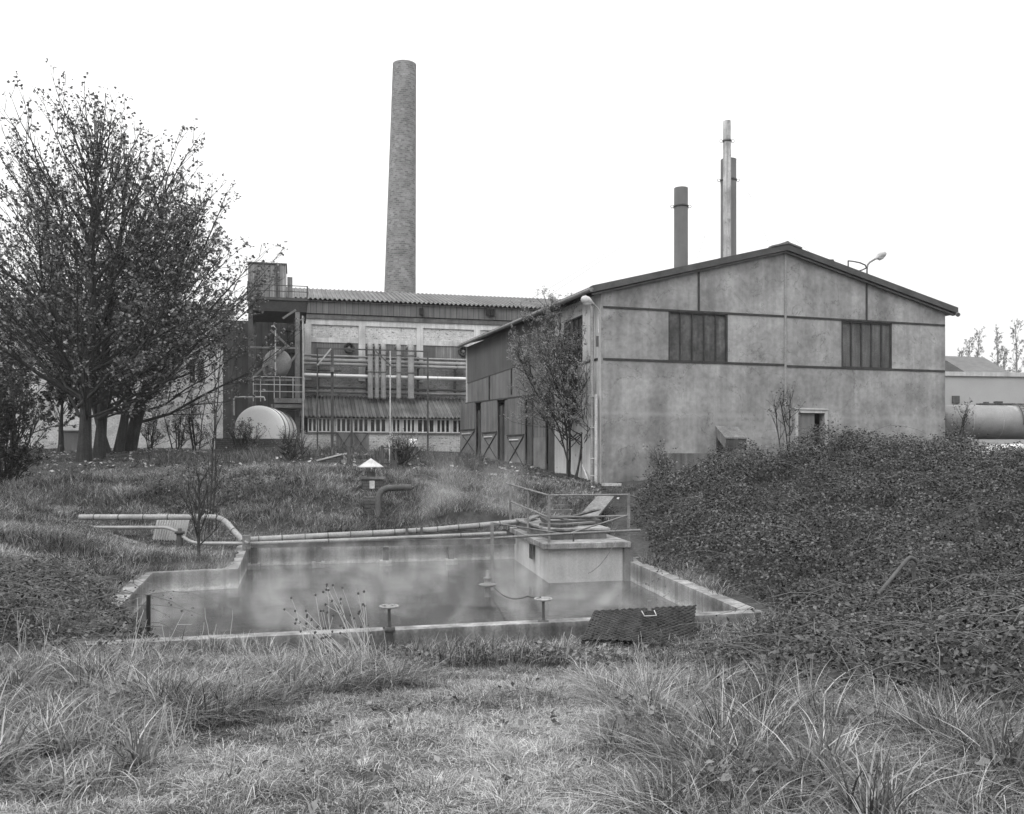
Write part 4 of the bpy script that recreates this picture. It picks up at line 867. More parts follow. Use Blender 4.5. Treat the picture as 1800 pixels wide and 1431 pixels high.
# left building behind the trees
LB = Plane(-260, 45.5, FD); lb = thing('whitewashed_building', P(200,790,47), 'whitewashed brick building standing behind the cluster of trees', 'building')
m_lb = BRICK('whitewashed_brick_wall', .42, .34, FD, var=.35, peel=(.58,.10), contrast=.08)
e = LB.s(392); zt = 8.7
hw = [(LB.s(333),LB.s(343),LB.z(338,673),LB.z(338,632)), (LB.s(348),LB.s(358),LB.z(352,673),LB.z(352,632)), (LB.s(280),LB.s(290),LB.z(285,673),LB.z(285,632))]
mb = MB(); holes_wall(mb, LB, 0, e, 1.8, lambda s_: zt, hw, -.35, 0); mb.build('wall', m_lb, lb)
for h_ in hw: window(lb, LB, h_, 2, m_trim, m_glass, .15)
mb = MB(); mb.hexa([LB.w(-.3,zt+.002,.35), LB.w(e+.3,zt+.002,.35), LB.w(e+.3,zt+2.6,-5), LB.w(-.3,zt+2.6,-5), LB.w(-.3,zt+.15,.35), LB.w(e+.3,zt+.15,.35), LB.w(e+.3,zt+2.75,-5), LB.w(-.3,zt+2.75,-5)])
mb.build('roof', m_hroof, lb)
mb = MB(); mb.hexa([LB.w(e-.3,1.8,-.36), LB.w(e,1.8,-.36), LB.w(e,1.8,-5), LB.w(e-.3,1.8,-5), LB.w(e-.3,zt,-.36), LB.w(e,zt,-.36), LB.w(e,zt+2.2,-5), LB.w(e-.3,zt+2.2,-5)]); mb.build('end_wall', m_lb, lb)
q = P(130,770,38); mb = MB(); mb.box((q.x,q.y,2.2+.5), (.85,1.2,1.1), .2); mb.box((q.x,q.y,3.28), (.95,1.3,.05), .2); tag(mb.build('metal_cabinet', m_clad_l, loc=(q.x,q.y,2.2)), 'plain grey metal cabinet standing behind the nearest tree trunk', 'cabinet')

# ------------------------------------------------------------------ right background
rb = thing('flat_roofed_shed', P(1740,760,46), 'long pale flat-roofed building beyond the silver tank', 'building')
RB = Plane(1600, 46, (1,.12)); mb = MB(); mb.pb(RB, 0, 30, 1.5, RB.z(1661,661), -8, 0); mb.build('wall', M('pale_wall', .34, .08, .5, fine=.05, bump=.05), rb)
mb = MB(); z = RB.z(1661,661); mb.pb(RB, -.1, 30, z+.002, z+.22, -8.1, .1); mb.build('parapet', m_conc_p, rb)
mb = MB(); h_ = (RB.s(1673),RB.s(1685),RB.z(1679,709),RB.z(1679,696)); mb.pb(RB, h_[0],h_[1],h_[2],h_[3],.001,.1); mb.build('vent_grille', m_steel, rb)
hh = thing('hipped_house', P(1700,660,62), 'house with a grey hipped roof behind the flat-roofed building', 'house')
D = 62; r0, r1 = P(1640,625,D+5), P(1729,628,D+5); e0, e1 = P(1600,663,D), P(1790,663,D); e2, e3 = V(e1.x,D+10,e1.z), V(e0.x,D+10,e0.z)
mb = MB(); mb.add([e0,e1,r1,r0,e2,e3], [(0,1,2,3),(1,4,2),(4,5,3,2),(5,0,3)]); mb.build('roof', M('slate_roof', .12, .2, 2, fine=.2), hh)
mb = MB(); mb.hexa([V(e0.x+.5,D+.5,1.5),V(e1.x-.5,D+.5,1.5),V(e1.x-.5,D+9.5,1.5),V(e0.x+.5,D+9.5,1.5),V(e0.x+.5,D+.5,e0.z-.01),V(e1.x-.5,D+.5,e0.z-.01),V(e1.x-.5,D+9.5,e0.z-.01),V(e0.x+.5,D+9.5,e0.z-.01)]); mb.build('wall', m_render, hh)
g0 = P(1662,632,D-2); mb = MB(); mb.add([P(1640,632,D-1), P(1664,634,D-1), P(1700,656,D-1.5), P(1700,668,D-1.5), P(1630,668,D-1.5), P(1640,632,D+2), P(1664,634,D+2), P(1700,656,D+2)], [(0,4,3,2,1),(0,1,6,5),(1,2,7,6)]); mb.build('gable', m_roof, hh)
cy = thing('silver_tank', P(1740,772,33), 'large horizontal silver cylinder tank lying right of the workshop', 'tank')
ca = P(1650,742,33.5); ax = V(1,.04,0).normalized(); r = .64
m_sil = M('silver_tank_paint', .22, .25, .9, fine=.12, rough=.5, spots=.58, spotv=.30, spscale=1.1, metal=.2)
mb = MB(); mb.lathe(ca, [(0,-.15),(r*.7,-.1),(r,0),(r,6.5),(r*.7,6.65),(0,6.7)], 48, ax); mb.build('tank_shell', m_sil, cy)
mb = MB()
for k in (1.0, 2.1, 3.1): mb.lathe(ca+ax*k, [(r,-.012),(r*1.006,-.006),(r*1.006,.006),(r,.012)], 48, ax)
build_each(mb, 'weld_seam', m_pipe, cy)
mb = MB(); q = ca+ax*2.15+V(0,0,r); mb.box(q+V(0,0,.03), (1.3,.3,.05)); mb.box(q+V(.1,0,.09), (.25,.2,.08)); mb.box(q+V(-.35,0,.08), (.12,.2,.06)); mb.box(q+V(1.1,0,.03), (1.1,.25,.03)); mb.build('manhole', m_steel, cy)
mb = MB()
for s_ in (-.12, .12):
    pts = []
    for k in range(10): a = math.radians(-10+k*12); pts.append(ca+ax*(2.95+s_)+V(0,-math.cos(a)*(r+.05),math.sin(a)*(r+.05)))
    mb.tube(pts, .018, 5)
for k in range(9):
    a = math.radians(-10+k*12+6); c_ = ca+ax*2.95+V(0,-math.cos(a)*(r+.05),math.sin(a)*(r+.05)); mb.tube([c_-ax*.12, c_+ax*.12], .014, 5)
mb.build('ladder', m_steel, cy)
mb = MB()
for k in (.8, 3.8): q = ca+ax*k; mb.box((q.x,q.y,(q.z-r+1.75)/2), (.3,1.1,q.z-r+.12-1.75))
build_each(mb, 'cradle', m_conc_d, cy)
q = P(1765,778,30); cs = thing('parked_car', (q.x,q.y,1.9), 'pale car roof just showing above the brambles at the right', 'car')
mb = MB(); x0 = q.x-1.0
prof = [(-2.0,.35),(-2.05,.75),(-1.3,.88),(-.75,1.0),(-.35,q.z-1.9+.02),(.3,q.z-1.9+.06),(1.2,q.z-1.9+.04),(1.75,.95),(2.1,.9),(2.15,.4)]
n = len(prof); vs = [V(q.x+.9+a, q.y-.8, 1.6+h) for a, h in prof]+[V(q.x+.9+a, q.y+.8, 1.6+h) for a, h in prof]
mb.add(vs, [tuple(range(n))[::-1], tuple(range(n,2*n))]+[(i,(i+1)%n,n+(i+1)%n,n+i) for i in range(n)])
mb.build('body', M('white_car_paint', .7, .05, 1, rough=.3, bump=0, fine=0, spec=.5), cs, bevel=.06)
mb = MB()
for a in (-1.35, 1.4):
    for s_ in (-.82, .82): mb.lathe((q.x+.9+a, q.y+s_, 2.0), [(0,-.1),(.3,-.1),(.32,0),(.3,.1),(0,.1)], 20, (0,1,0))
build_each(mb, 'wheel', m_dark, cs)

# ------------------------------------------------------------------ small yard things
def onG(px, py, D): q = P(px, py, D); return V(q.x, q.y, Hs(q.x, q.y))
vp = thing('vent_shaft', P(652,870,23.6), 'brick vent shaft with a conical metal rain hood on the bank', 'vent')
q = P(652,840,23.8); ap = P(652,805.5,23.8); ed = P(652,820,23.8)
mb = MB(); mb.lathe((q.x,q.y,0), [(.0,ap.z),(.33,ed.z),(.335,ed.z-.02),(0,ed.z+.02)], 8, smooth=False); mb.build('hood', m_steel_l, vp)
mb = MB()
for k in range(4): a = k*math.pi/2+.6; mb.bar((q.x+.1*math.cos(a),q.y+.1*math.sin(a),P(0,836,23.8).z), (q.x+.12*math.cos(a),q.y+.12*math.sin(a),ed.z+.05), .018)
build_each(mb, 'hood_strut', m_steel, vp)
mb = MB(); mb.lathe((q.x,q.y,0), [(.11,1.2),(.11,P(0,829,23.8).z),(.09,P(0,829,23.8).z),(.09,1.4)], 16); mb.build('neck', m_steel, vp)
mb = MB(); mb.box((q.x+.03,q.y,.95), (.52,.52,1.25), .2); mb.build('shaft', m_pl, vp)
mb = MB(); mb.box((q.x+.03,q.y,P(0,840,23.8).z), (.66,.62,.06), .2); mb.build('cap_slab', m_conc_d, vp)
mb = MB(); a = P(654,852,23.4); mb.box(a, (.13,.03,.2), .2); mb.build('notice_plate', m_steel_l, vp)
e0, e1, e2 = P(665,925,22), P(665,858,22.2), P(722,857,22.6)
MBt = MB().tube([e0]+bend(e0,e1,e2,.32,8)+[e2], .078, 14); tag(MBt.build('elbow_pipe', m_steel, loc=e0), 'thick dark elbow pipe coming out of the bank by the vent shaft', 'pipe')
mb = MB(); a = P(662,905,21.9); 
for i in range(7): mb.box(P(656+i*1.5, 876+i*7, 22.6-i*.1), (.5,.25,.08), .2)
tag(mb.build('brick_culvert', m_pl, loc=a), 'crumbling dark brickwork under the elbow pipe in the bank', 'brickwork')
dw = thing('garden_wall_stub', P(585,825,27.5), 'broken sloping brick wall end in the grass left of the vent shaft', 'wall')
a, b_ = P(559,811,27.5), P(601,800,27.7); lo_ = 1.3
mb = MB(); mb.hexa([V(a.x,a.y,lo_),V(b_.x,b_.y,lo_),V(b_.x,b_.y+.25,lo_),V(a.x,a.y+.25,lo_),a,b_,b_+V(0,.25,0),a+V(0,.25,0)]); mb.build('brickwork', m_pl, dw)
mb = MB(); mb.hexa([a+V(-.03,-.04,.003),b_+V(0,-.04,.003),b_+V(0,.29,.003),a+V(-.03,.29,.003),a+V(-.03,-.04,.05),b_+V(0,-.04,.05),b_+V(0,.29,.05),a+V(-.03,.29,.05)]); mb.build('coping', m_conc_p, dw)
mb = MB(); q = P(604,812,27.6); mb.box((q.x+.02,q.y+.1,1.6), (.16,.3,P(0,801,27.6).z+.1-1.6+.45-.2)); mb.build('end_pier', m_conc, dw)
posts = [(612,785,830,27,.08,'thick dark post beside the broken brick wall end'), (671,783,832,26.5,.08,'thick dark post just behind the metal hood'), (665,785,815,27.5,.03,'thin dark stake leaning left of the post behind the hood'), (687,784,830,26.8,.05,'dark post paired with the pale pole right of the hood'), (697,793,838,26,.04,'short dark stake right of the paired posts')]
for px, y0, y1, D, wd, lb_ in posts:
    a = P(px,y0,D); g = Hs(a.x,a.y); mb = MB(); mb.bar((a.x+random.uniform(-.03,.05),a.y,a.z), (a.x,a.y,min(g,a.z-.3)-.1), wd); tag(mb.build('fence_post', m_wood_d, loc=(a.x,a.y,g)), lb_, 'post', 'posts in the yard around the vent shaft')
a = P(684,779,27); b_ = P(687,830,26.9); mb = MB(); mb.bar(a, V(b_.x,b_.y,Hs(b_.x,b_.y)-.1), .035); tag(mb.build('pale_pole', m_steel_l, loc=b_), 'thin pale pole leaning against the dark post right of the hood', 'pole')
mb = MB(); mb.tube([P(671,786,26.4), P(700,789,26.7)], .015, 5); mb.tube([P(671,813,26.4), P(687,815,26.7)], .015, 5); tag(mb.build('fence_wire', m_steel, loc=P(671,786,26.4)), 'rusty rods linking the posts behind the metal hood', 'wire')
q = onG(726,800,34); o = thing('bollard', q, 'short black bollard with a white cap in the yard before the lean-to', 'bollard')
mb = MB(); mb.lathe(q, [(.2,-.1),(.2,.42),(.19,.44),(0,.44)], 18); mb.build('drum', m_steel, o)
mb = MB(); mb.lathe(q, [(.19,.45),(.19,.68),(.16,.72),(0,.74)], 18); mb.build('cap', m_tankw, o)
q = onG(741,836,25); mb = MB(); mb.box((q.x,q.y,q.z+.09), (.34,.25,.16), .2); mb.tube([(q.x+.15,q.y,q.z+.12),(q.x+.45,q.y-.2,q.z+.03)], .02, 6); tag(mb.build('iron_lump', m_steel, loc=q), 'dark rusty iron box lying in the grass behind the elbow pipe', 'scrap')
m_corr2 = M('white_corrugated', .45, .2, 2, fine=.15)
a, b_ = P(278,903,20.6), P(335,906,20.6); mb = MB(); vs = []
for i in range(61):
    q = a.lerp(b_, i/60); dy = .018*math.sin(i*2*math.pi/4.6); zt_ = q.z+(.02*math.sin(i*1.3)); vs += [V(q.x,q.y+dy,zt_), V(q.x-.12,q.y+dy-.05,zt_-.58)]
mb.add(vs, [(2*i,2*i+1,2*i+3,2*i+2) for i in range(60)], True); mb.add([v+V(0,.012,0) for v in vs], [(2*i,2*i+2,2*i+3,2*i+1) for i in range(60)], True)
tag(mb.build('corrugated_sheet', m_corr2, loc=a), 'white corrugated sheet standing behind the bent pipes left of the pool', 'sheet')
q = P(316,945,20); mb = MB(); mb.tube([(q.x,q.y,-.1),(q.x,q.y,P(316,938,20).z)], .07, 10); mb.lathe((q.x,q.y,P(316,936,20).z), [(0,-.03),(.11,-.03),(.11,.02),(.04,.04),(.04,.09),(0,.09)], 12); tag(mb.build('iron_stub', m_steel, loc=(q.x,q.y,0)), 'short dark iron valve stub below the bent pipes', 'valve')
a, b_, c_ = P(1543,1046,10.9), P(1601,976,11.6), P(1613,988,11.6); mb = MB(); mb.tube([a]+bend(a,b_,c_,.12)+[c_], .026, 10); tag(mb.build('crook_pipe', m_steel, loc=a), 'crooked pipe poking out of the brambles on the right', 'pipe')
a = P(1606,982,11.75); mb = MB(); mb.bar(a, P(1607,1045,11.6), .05); tag(mb.build('wooden_stake', m_wood_d, loc=P(1607,1040,13.5)), 'short dark stake beside the crooked pipe in the brambles', 'stake')
a, b_ = P(1014,800,28), P(1034,850,26.6); mb = MB(); b_.z = Hs(b_.x,b_.y); mb.tube([a+V(-.05,0,-.02), a+V(.02,0,.04), a+V(.06,0,-.03), b_], .03, 8); tag(mb.build('leaning_pipe', m_steel_l, loc=b_), 'pale pipe with a hooked end leaning by the willow sapling', 'pipe')
mb = MB(); q = onG(1075,853,25.6); mb.box(q+V(0,0,.03), (.5,.3,.08), .2); tag(mb.build('paving_slab', m_conc_p, loc=q), 'pale slab lying at the foot of the workshop corner', 'slab')
# ------------------------------------------------------------------ plants
def nrm_(a): return a/np.maximum(np.linalg.norm(a, axis=-1, keepdims=True), 1e-9)
def sticks(Pn, Rn, sides=4):                            # Pn (N,K,3), Rn (N,K) -> verts, quads
    N_, K, _ = Pn.shape; d = nrm_(Pn[:, -1]-Pn[:, 0]); ref = np.where(np.abs(d[:, 2:3]) < .9, np.array([[0,0,1.]]), np.array([[1.,0,0]]))
    x = nrm_(np.cross(d, ref)); y = np.cross(d, x); a = np.arange(sides)*2*np.pi/sides
    ring = x[:, None, :]*np.cos(a)[None, :, None]+y[:, None, :]*np.sin(a)[None, :, None]
    v = Pn[:, :, None, :]+ring[:, None, :, :]*Rn[:, :, None, None]
    i = np.arange(N_*K*sides).reshape(N_, K, sides); j = np.roll(i, -1, 2)
    f = np.stack([i[:, :-1], j[:, :-1], j[:, 1:], i[:, 1:]], -1).reshape(-1, 4)
    return v.reshape(-1, 3), f
def leaves_mesh(pos, size, rg, flat=.4, up=None, kind='maple'):  # folded diamond leaves
    n = len(pos); nr = rg.normal(size=(n, 3)); nr[:, 2] = np.abs(nr[:, 2])+flat; nr = nrm_(nr)
    if up is not None: nr = nrm_(nr+up)
    t = nrm_(np.cross(nr, rg.normal(size=(n, 3)))); b = np.cross(nr, t); s = size*rg.uniform(.6, 1.3, (n, 1))
    ar = .42 if kind == 'maple' else (.16 if kind == 'willow' else .36)
    v = np.stack([pos, pos+t*s*.45+b*s*ar+nr*s*.12, pos+t*s, pos+t*s*.45-b*s*ar+nr*s*.12], 1)
    i = np.arange(n*4).reshape(n, 4); f = np.concatenate([i[:, [0,1,2]], i[:, [0,2,3]]]); tone = np.repeat(rg.random(n), 4)
    return v.reshape(-1, 3), f, tone
def grow(base, top, R, r0, nl, rg, clear=.12, droop=0., lean=None, dens=1., up0=.35, up1=1.2, prof=None, twig=.0055, seclen=.5, bias=None):
    base = np.array(base, float); top = np.array(top, float); Ht = np.linalg.norm(top-base)
    K = 9; tt = np.linspace(0, 1, K); wob = np.cumsum(rg.normal(0, .012*Ht, (K, 3)), 0)*np.sin(tt*np.pi)[:, None]*.5; wob[:, 2] = 0
    bow = np.array([0,0,0]) if lean is None else np.array(lean)
    ld = base+(top-base)*tt[:, None]+wob+bow*(np.sin(tt*np.pi)[:, None]); lr = r0*(1-tt)**.8*(1)+.008; lr[0] *= 1.25
    G = {9: [(ld, lr)], 7: [], 5: [], 3: []}; tips = []
    def at(c_, t): u = t*(len(c_)-1); i = min(int(u), len(c_)-2); return c_[i]+(c_[i+1]-c_[i])*(u-i)
    for k in range(nl):
        t = clear+(.95-clear)*((k+rg.random()*.6)/nl)**1.15; o = at(ld, t); az = k*2.39996+rg.normal(0, .3)
        pf = (prof(t) if prof else (1-max(0,(t-.12)/.88)**1.5)**.75); L = R*max(pf, .12)*rg.uniform(.8, 1.15)
        if bias is not None: L *= 1+bias[2]*(math.cos(az)*bias[0]+math.sin(az)*bias[1])
        el = up0+(up1-up0)*t+rg.normal(0, .1); d = np.array([math.cos(az)*math.cos(el), math.sin(az)*math.cos(el), math.sin(el)]); s = np.linspace(0, 1, 7)
        c_ = o+d*L*s[:, None]+np.array([0,0,1.])*(L*.22*s**2)[:, None]*(1-droop*2)+np.cumsum(rg.normal(0, .018*L, (7, 3)), 0)
        rb = max(.010, min(lr[int(t*8)]*.42, .0075*L+.010)); G[7].append((c_, rb*(1-s)**.9+.005))
        ns = max(3, int(L/.36*dens))
        for j in range(ns):
            u = .12+.86*(j+rg.random())/ns; p = at(c_, u); dd = nrm_(c_[min(6, int(u*6)+1)]-c_[int(u*6)])
            per = nrm_(np.cross(dd, rg.normal(size=3))); a = rg.uniform(.45, .85); d2 = nrm_(dd*math.cos(a)+per*math.sin(a)+np.array([0,0,.28*(1-droop*3)])); L2 = (seclen*L*(1-u)+.45)*rg.uniform(.6, 1.1); s2 = np.linspace(0, 1, 5)
            c2 = p+d2*L2*s2[:, None]+np.cumsum(rg.normal(0, .02*L2, (5, 3)), 0)+np.array([0,0,1.])*(L2*.12*s2**2)[:, None]*(1-droop*4)
            G[5].append((c2, max(.007, rb*.38*(1-u))*(1-s2)**.8+twig*.7)); nt_ = max(2, int(L2/.22*dens))
            for m_ in range(nt_):
                u2 = .15+.85*(m_+rg.random())/nt_; p2 = at(c2, u2); per = rg.normal(size=3); d3 = nrm_(d2+nrm_(per)*.75+np.array([0,0,.25*(1-droop*4)])); L3 = rg.uniform(.2, .6)*(1.1-u2*.4)
                s3 = np.linspace(0, 1, 3); c3 = p2+d3*L3*s3[:, None]; G[3].append((c3, twig*(1-.5*s3))); tips.append((c3[1], c3[2]))
    return G, np.array(tips)
def tree_obj(name, base, G, tips, nleaf, lsize, ml, mb_, label, cat='tree', group=None, rg=rng, kind='maple', flat=.4, trunkname='trunk', zmin=None):
    o = thing(name, base, label, cat, group); V_ = []; F_ = []; off = 0
    for K, sides in ((9, 10), (7, 6)):
        if not G[K]: continue
        v, f = sticks(np.array([g[0] for g in G[K]]), np.array([g[1] for g in G[K]]), sides); V_.append(v); F_.append(f+off); off += len(v)
    npmesh(trunkname, np.concatenate(V_), np.concatenate(F_), mb_, parent=o, smooth=True)
    V_ = []; F_ = []; off = 0
    for K, sides in ((5, 4), (3, 3)):
        if not G[K]: continue
        v, f = sticks(np.array([g[0] for g in G[K]]), np.array([g[1] for g in G[K]]), sides); V_.append(v); F_.append(f+off); off += len(v)
    npmesh('twigs', np.concatenate(V_), np.concatenate(F_), mb_, parent=o)
    if nleaf:
        i = rg.integers(0, len(tips), nleaf); u = rg.random((nleaf, 1)); pos = tips[i, 0]*(1-u)+tips[i, 1]*u+rg.normal(0, .03, (nleaf, 3))
        v, f, tn = leaves_mesh(pos, lsize, rg, flat, kind=kind); npmesh('crown', v, f, ml, tn, parent=o)
    return o
m_lf = LEAF('maple_leaf', .035, .27, trans=.2); m_gb_ = LEAF('weed_leaf', .06, .25); m_lfd = LEAF('evergreen_leaf', .012, .05, trans=.1); m_wil = LEAF('willow_leaf', .06, .42, trans=.2)
R_ = np.random.default_rng(5)
TR = [(147,812,30,(178,215),6.5,.20,64,14000,'foremost maple of the cluster with the thickest low limbs', (-.5,-.3,.12)),
      (173,804,31.5,(228,265),4.9,.18,42,6500,'straight maple trunk second from the left in the cluster', (.2,0,.1)),
      (190,799,33.5,(55,345),5.3,.13,36,7500,'slimmest maple trunk in the middle of the cluster', (-.8,.3,.2)),
      (207,800,33.8,(295,310),4.8,.16,40,8500,'maple trunk second from the right, dividing low down', (.6,.3,.15)),
      (223,794,34.5,(340,390),5.2,.25,52,12500,'rightmost maple with a thick leaning trunk and a low right limb', (1,-.1,.15))]
for px, py, D, (tx, ty), R, r0, nl, nlf, lb_, bi in TR:
    b_ = P(px, py, D); b_.z = Hs(b_.x, b_.y)-.15; tp_ = P(tx, ty, D)
    G, tips = grow(b_, tp_, R, r0, nl, R_, clear=.14, up0=.28, up1=1.22, bias=bi)
    tree_obj('maple_tree', b_, G, tips, nlf, .112, m_lf, m_bark, lb_, 'tree', 'maple trees in the left cluster', R_)
# small dark tree and evergreen bush at the left
b_ = onG(107,790,36); G, tips = grow(b_, b_+V(.1,0,2.6), 1.3, .11, 12, R_, clear=.35, up0=.5); tree_obj('small_tree', b_, G, tips, 2600, .11, m_lfd, m_bark, 'small dark evergreen tree with forked stems behind the maples', 'tree', None, R_)
b_ = onG(25,790,38); G, tips = grow(b_, b_+V(-.3,0,5.0), 2.7, .14, 26, R_, clear=.1, up0=.3); tree_obj('evergreen_tree', b_, G, tips, 9000, .10, m_lfd, m_bark, 'dark bushy evergreen behind the dense bush at the left edge', 'tree', None, R_)
def bush(name, c_, rad, h, nst, nlf, ls, ml, lb_, cat='bush', kind='round', dens=1., group=None, clear=.05, bark=None):
    G, tips = None, None; c_ = V(*c_); allG = {9: [], 7: [], 5: [], 3: []}; T = []
    for k in range(nst):
        a = R_.random()*6.283; e = V(math.cos(a), math.sin(a), 0)*rad*R_.uniform(.1, .8); s0 = c_+e*.4; g, tp2 = grow(s0, s0+e*.8+V(0,0,h*R_.uniform(.7,1.05)), rad*.55, .02, max(4, int(7*dens)), R_, clear=clear, up0=.6, dens=dens)
        for q in allG: allG[q] += g[q]
        T.append(tp2)
    return tree_obj(name, c_, allG, np.concatenate(T), nlf, ls, ml, bark or m_bark, lb_, cat, group, R_, kind, trunkname='stems')
bush('evergreen_bush', onG(5,850,22.5), 1.0, 2.5, 12, 5500, .07, m_lfd, 'dense dark bush at the left edge of the picture', 'bush')
bush('evergreen_bush', onG(-60,850,21.5), 1.1, 2.4, 8, 4500, .07, m_lfd, 'dark bush cut by the left edge of the picture', 'bush')
for px, py, D, h, lb_ in ((262,790,39,1.6,'thin shrub against the white wall right of the maples'), (345,792,38,2.2,'tangled shrub just left of the brick plinth'), (312,792,40,1.8,'loose shrub in front of the whitewashed building'), (425,806,35.6,.8,'low shrub before the middle of the brick plinth')):
    bush('wall_shrub', onG(px,py,D), .7, h, 5, 900, .08, m_lf, lb_, 'shrub', dens=.7, group='shrubs along the white wall')
for px, py, D, h, r_, lb_ in ((512,822,29,.4,.6,'leafy shrub in the yard left of the broken wall'), (705,825,28,.45,.5,'wispy shrub between the posts and the bollard')):
    bush('yard_shrub', onG(px,py,D), r_, h, 6, 700, .05, m_gb_, lb_, 'shrub', dens=.7, group='shrubs in the yard')
# willow sapling by the workshop
b_ = onG(1003,834,27.6); AG = {9: [], 7: [], 5: [], 3: []}; T = []
for (bx, by, tx, ty, r_) in ((998,832,925,560,.045), (1000,832,960,540,.05), (1012,836,985,600,.045), (1010,836,1005,640,.035), (1004,834,900,610,.035)):
    s0 = P(bx,by,27.6+R_.uniform(-.3,.3)); s0.z = Hs(s0.x,s0.y)-.05
    g, tp2 = grow(s0, P(tx,ty,28+R_.uniform(-.3,1.2)), 2.0, r_*.65, 24, R_, clear=.22, up0=.5, up1=1.1, droop=.12, dens=1.0, twig=.004, lean=(.35,0,.0))
    for q in AG: AG[q] += g[q]
    T.append(tp2)
tree_obj('willow_sapling', b_, AG, np.concatenate(T), 27000, .066, m_wil, m_bark, 'multi-stemmed willow sapling growing against the workshop side wall', 'tree', None, R_, 'willow')
# bare saplings left of the pool
for k, (px, py, D, tx, ty, R, nl, lb_) in enumerate(((349,985,17.3,352,845,.62,12,'bare bushy sapling standing on the grass behind the side basin'), (366,880,21,377,640,.26,6,'tall thin bare sapling rising beside the brick plinth'), (372,880,21.3,389,610,.22,5,'tall thin bare sapling leaning slightly right toward the tank'))):
    s0 = P(px,py,D); s0.z = Hs(s0.x,s0.y)-.03; G, tips = grow(s0, P(tx,ty,D), R, .026 if k == 0 else .013, nl, R_, clear=.2, up0=.8, up1=1.2, dens=.8 if k == 0 else .5, twig=.0035)
    tree_obj('bare_sapling', s0, G, tips, 90, .04, m_lf, m_bark, lb_, 'tree', 'bare saplings left of the pool', R_)
# thin shoots before the gable and beside the silver tank
for px, py, D, tx, ty, lb_ in ((1385,800,25.6,1372,680,'thin leafy shoots against the gable left of the small door'), (1675,790,29,1690,690,'thin leafy shoots in front of the silver tank'), (1180,850,24.8,1160,800,'thin arching shoots at the left end of the bramble bank')):
    q = P(px,py,D); q.z = Hs(q.x,q.y); AG = {9: [], 7: [], 5: [], 3: []}; T = []
    for k in range(3):
        g, tp2 = grow(q+V(R_.uniform(-.2,.2),0,0), P(tx+R_.uniform(-14,22),ty+R_.uniform(10,50),D), .22, .012, 4, R_, clear=.4, up0=.8, dens=.35, twig=.003)
        for z in AG: AG[z] += g[z]
        T.append(tp2)
    tree_obj('leafy_shoots', q, AG, np.concatenate(T), 260, .06, m_lf, m_bark, lb_, 'shrub', 'thin shoots by the walls', R_)
# distant poplars
m_pop = LEAF('hazed_poplar_leaf', .2, .4, trans=.1); m_barkp = M('hazed_poplar_bark', .26, .2, 2)  # leaf and bark paled so the colour itself carries distance haze
for k, (px, ty, R, lb_) in enumerate(((1690,612,1.2,'shortest far poplar nearest the workshop'), (1704,594,1.6,'second far poplar from the workshop, fairly short'), (1722,579,1.7,'pointed far poplar above the end of the hipped roof'), (1752,577,2.0,'far poplar standing alone right of the hipped ridge'), (1765,612,1.7,'short far poplar between two tall ones'), (1783,562,2.2,'tallest far poplar near the right edge'), (1803,590,2.0,'far poplar cut by the right edge of the picture'))):
    b_ = P(px,812,88); b_.z = 2.4; G, tips = grow(b_, P(px,ty,88), R, .18, 30, R_, clear=.12, up0=1.05, up1=1.35, dens=.7, twig=.012, prof=lambda t: (1-t)**.5*(.5+.5*min(1,t/.3)))
    tree_obj('poplar_tree', b_, G, tips, 2200, .11, m_pop, m_barkp, lb_, 'tree', 'distant poplar trees', R_)

# ---- grass
def blades(name, cx, cy, nper, h, wd, spread, lean, mat, label=None, segs=3, rg=rng, wind=(0,0), hz=None, zoff=0, cat='grass'):
    n = len(cx)*nper; cX = np.repeat(cx, nper); cY = np.repeat(cy, nper); hc = np.repeat(np.broadcast_to(h, cx.shape), nper)
    az = rg.random(n)*2*np.pi; rr = np.sqrt(rg.random(n))*spread; x = cX+np.cos(az)*rr; y = cY+np.sin(az)*rr; z = H(x, y)+zoff
    ok = z > -1; x, y, z, az, hc = x[ok], y[ok], z[ok], az[ok]+rg.normal(0, .7, ok.sum()), hc[ok]; n = len(x)
    hh_ = hc*rg.uniform(.45, 1.15, n); ln = lean*rg.uniform(.2, 1.4, n); dirx = np.cos(az)+wind[0]; diry = np.sin(az)+wind[1]
    wz = az+np.pi/2+rg.normal(0, .5, n); wx, wy = np.cos(wz), np.sin(wz); W = wd*rg.uniform(.6, 1.3, n); s = np.linspace(0, 1, segs+1); vs = []
    for k, t_ in enumerate(s):
        hor = ln*hh_*t_**1.8; ver = hh_*(t_-.35*np.clip(ln, 0, 1.6)*t_**2.6); px_ = x+dirx*hor; py_ = y+diry*hor; pz_ = z+ver-.01
        hw = W*.5*(1-t_**1.5)*(.8 if k == 0 else 1)
        if k < segs: vs.append(np.stack([px_-wx*hw, py_-wy*hw, pz_], -1)); vs.append(np.stack([px_+wx*hw, py_+wy*hw, pz_], -1))
        else: vs.append(np.stack([px_, py_, pz_], -1)); vs.append(np.stack([px_+wx*.0006, py_+wy*.0006, pz_], -1))
    v = np.stack(vs, 1); m_ = 2*(segs+1); i = np.arange(n)[:, None]*m_; f = np.concatenate([i+np.array([[2*k, 2*k+1, 2*k+3, 2*k+2]]) for k in range(segs)])
    tone = np.repeat(np.clip(rg.beta(.75, 1.9, n)+(vnoise(x, y, .9, 9)-.5)*.25, 0, 1), m_)
    o = npmesh(name, v.reshape(-1, 3), f, mat, tone); tag(o, label, cat, kind='stuff'); return o
def scatter(x0, x1, y0, y1, dens, rg=rng):
    n = int((x1-x0)*(y1-y0)*dens); return rg.uniform(x0, x1, n), rg.uniform(y0, y1, n)
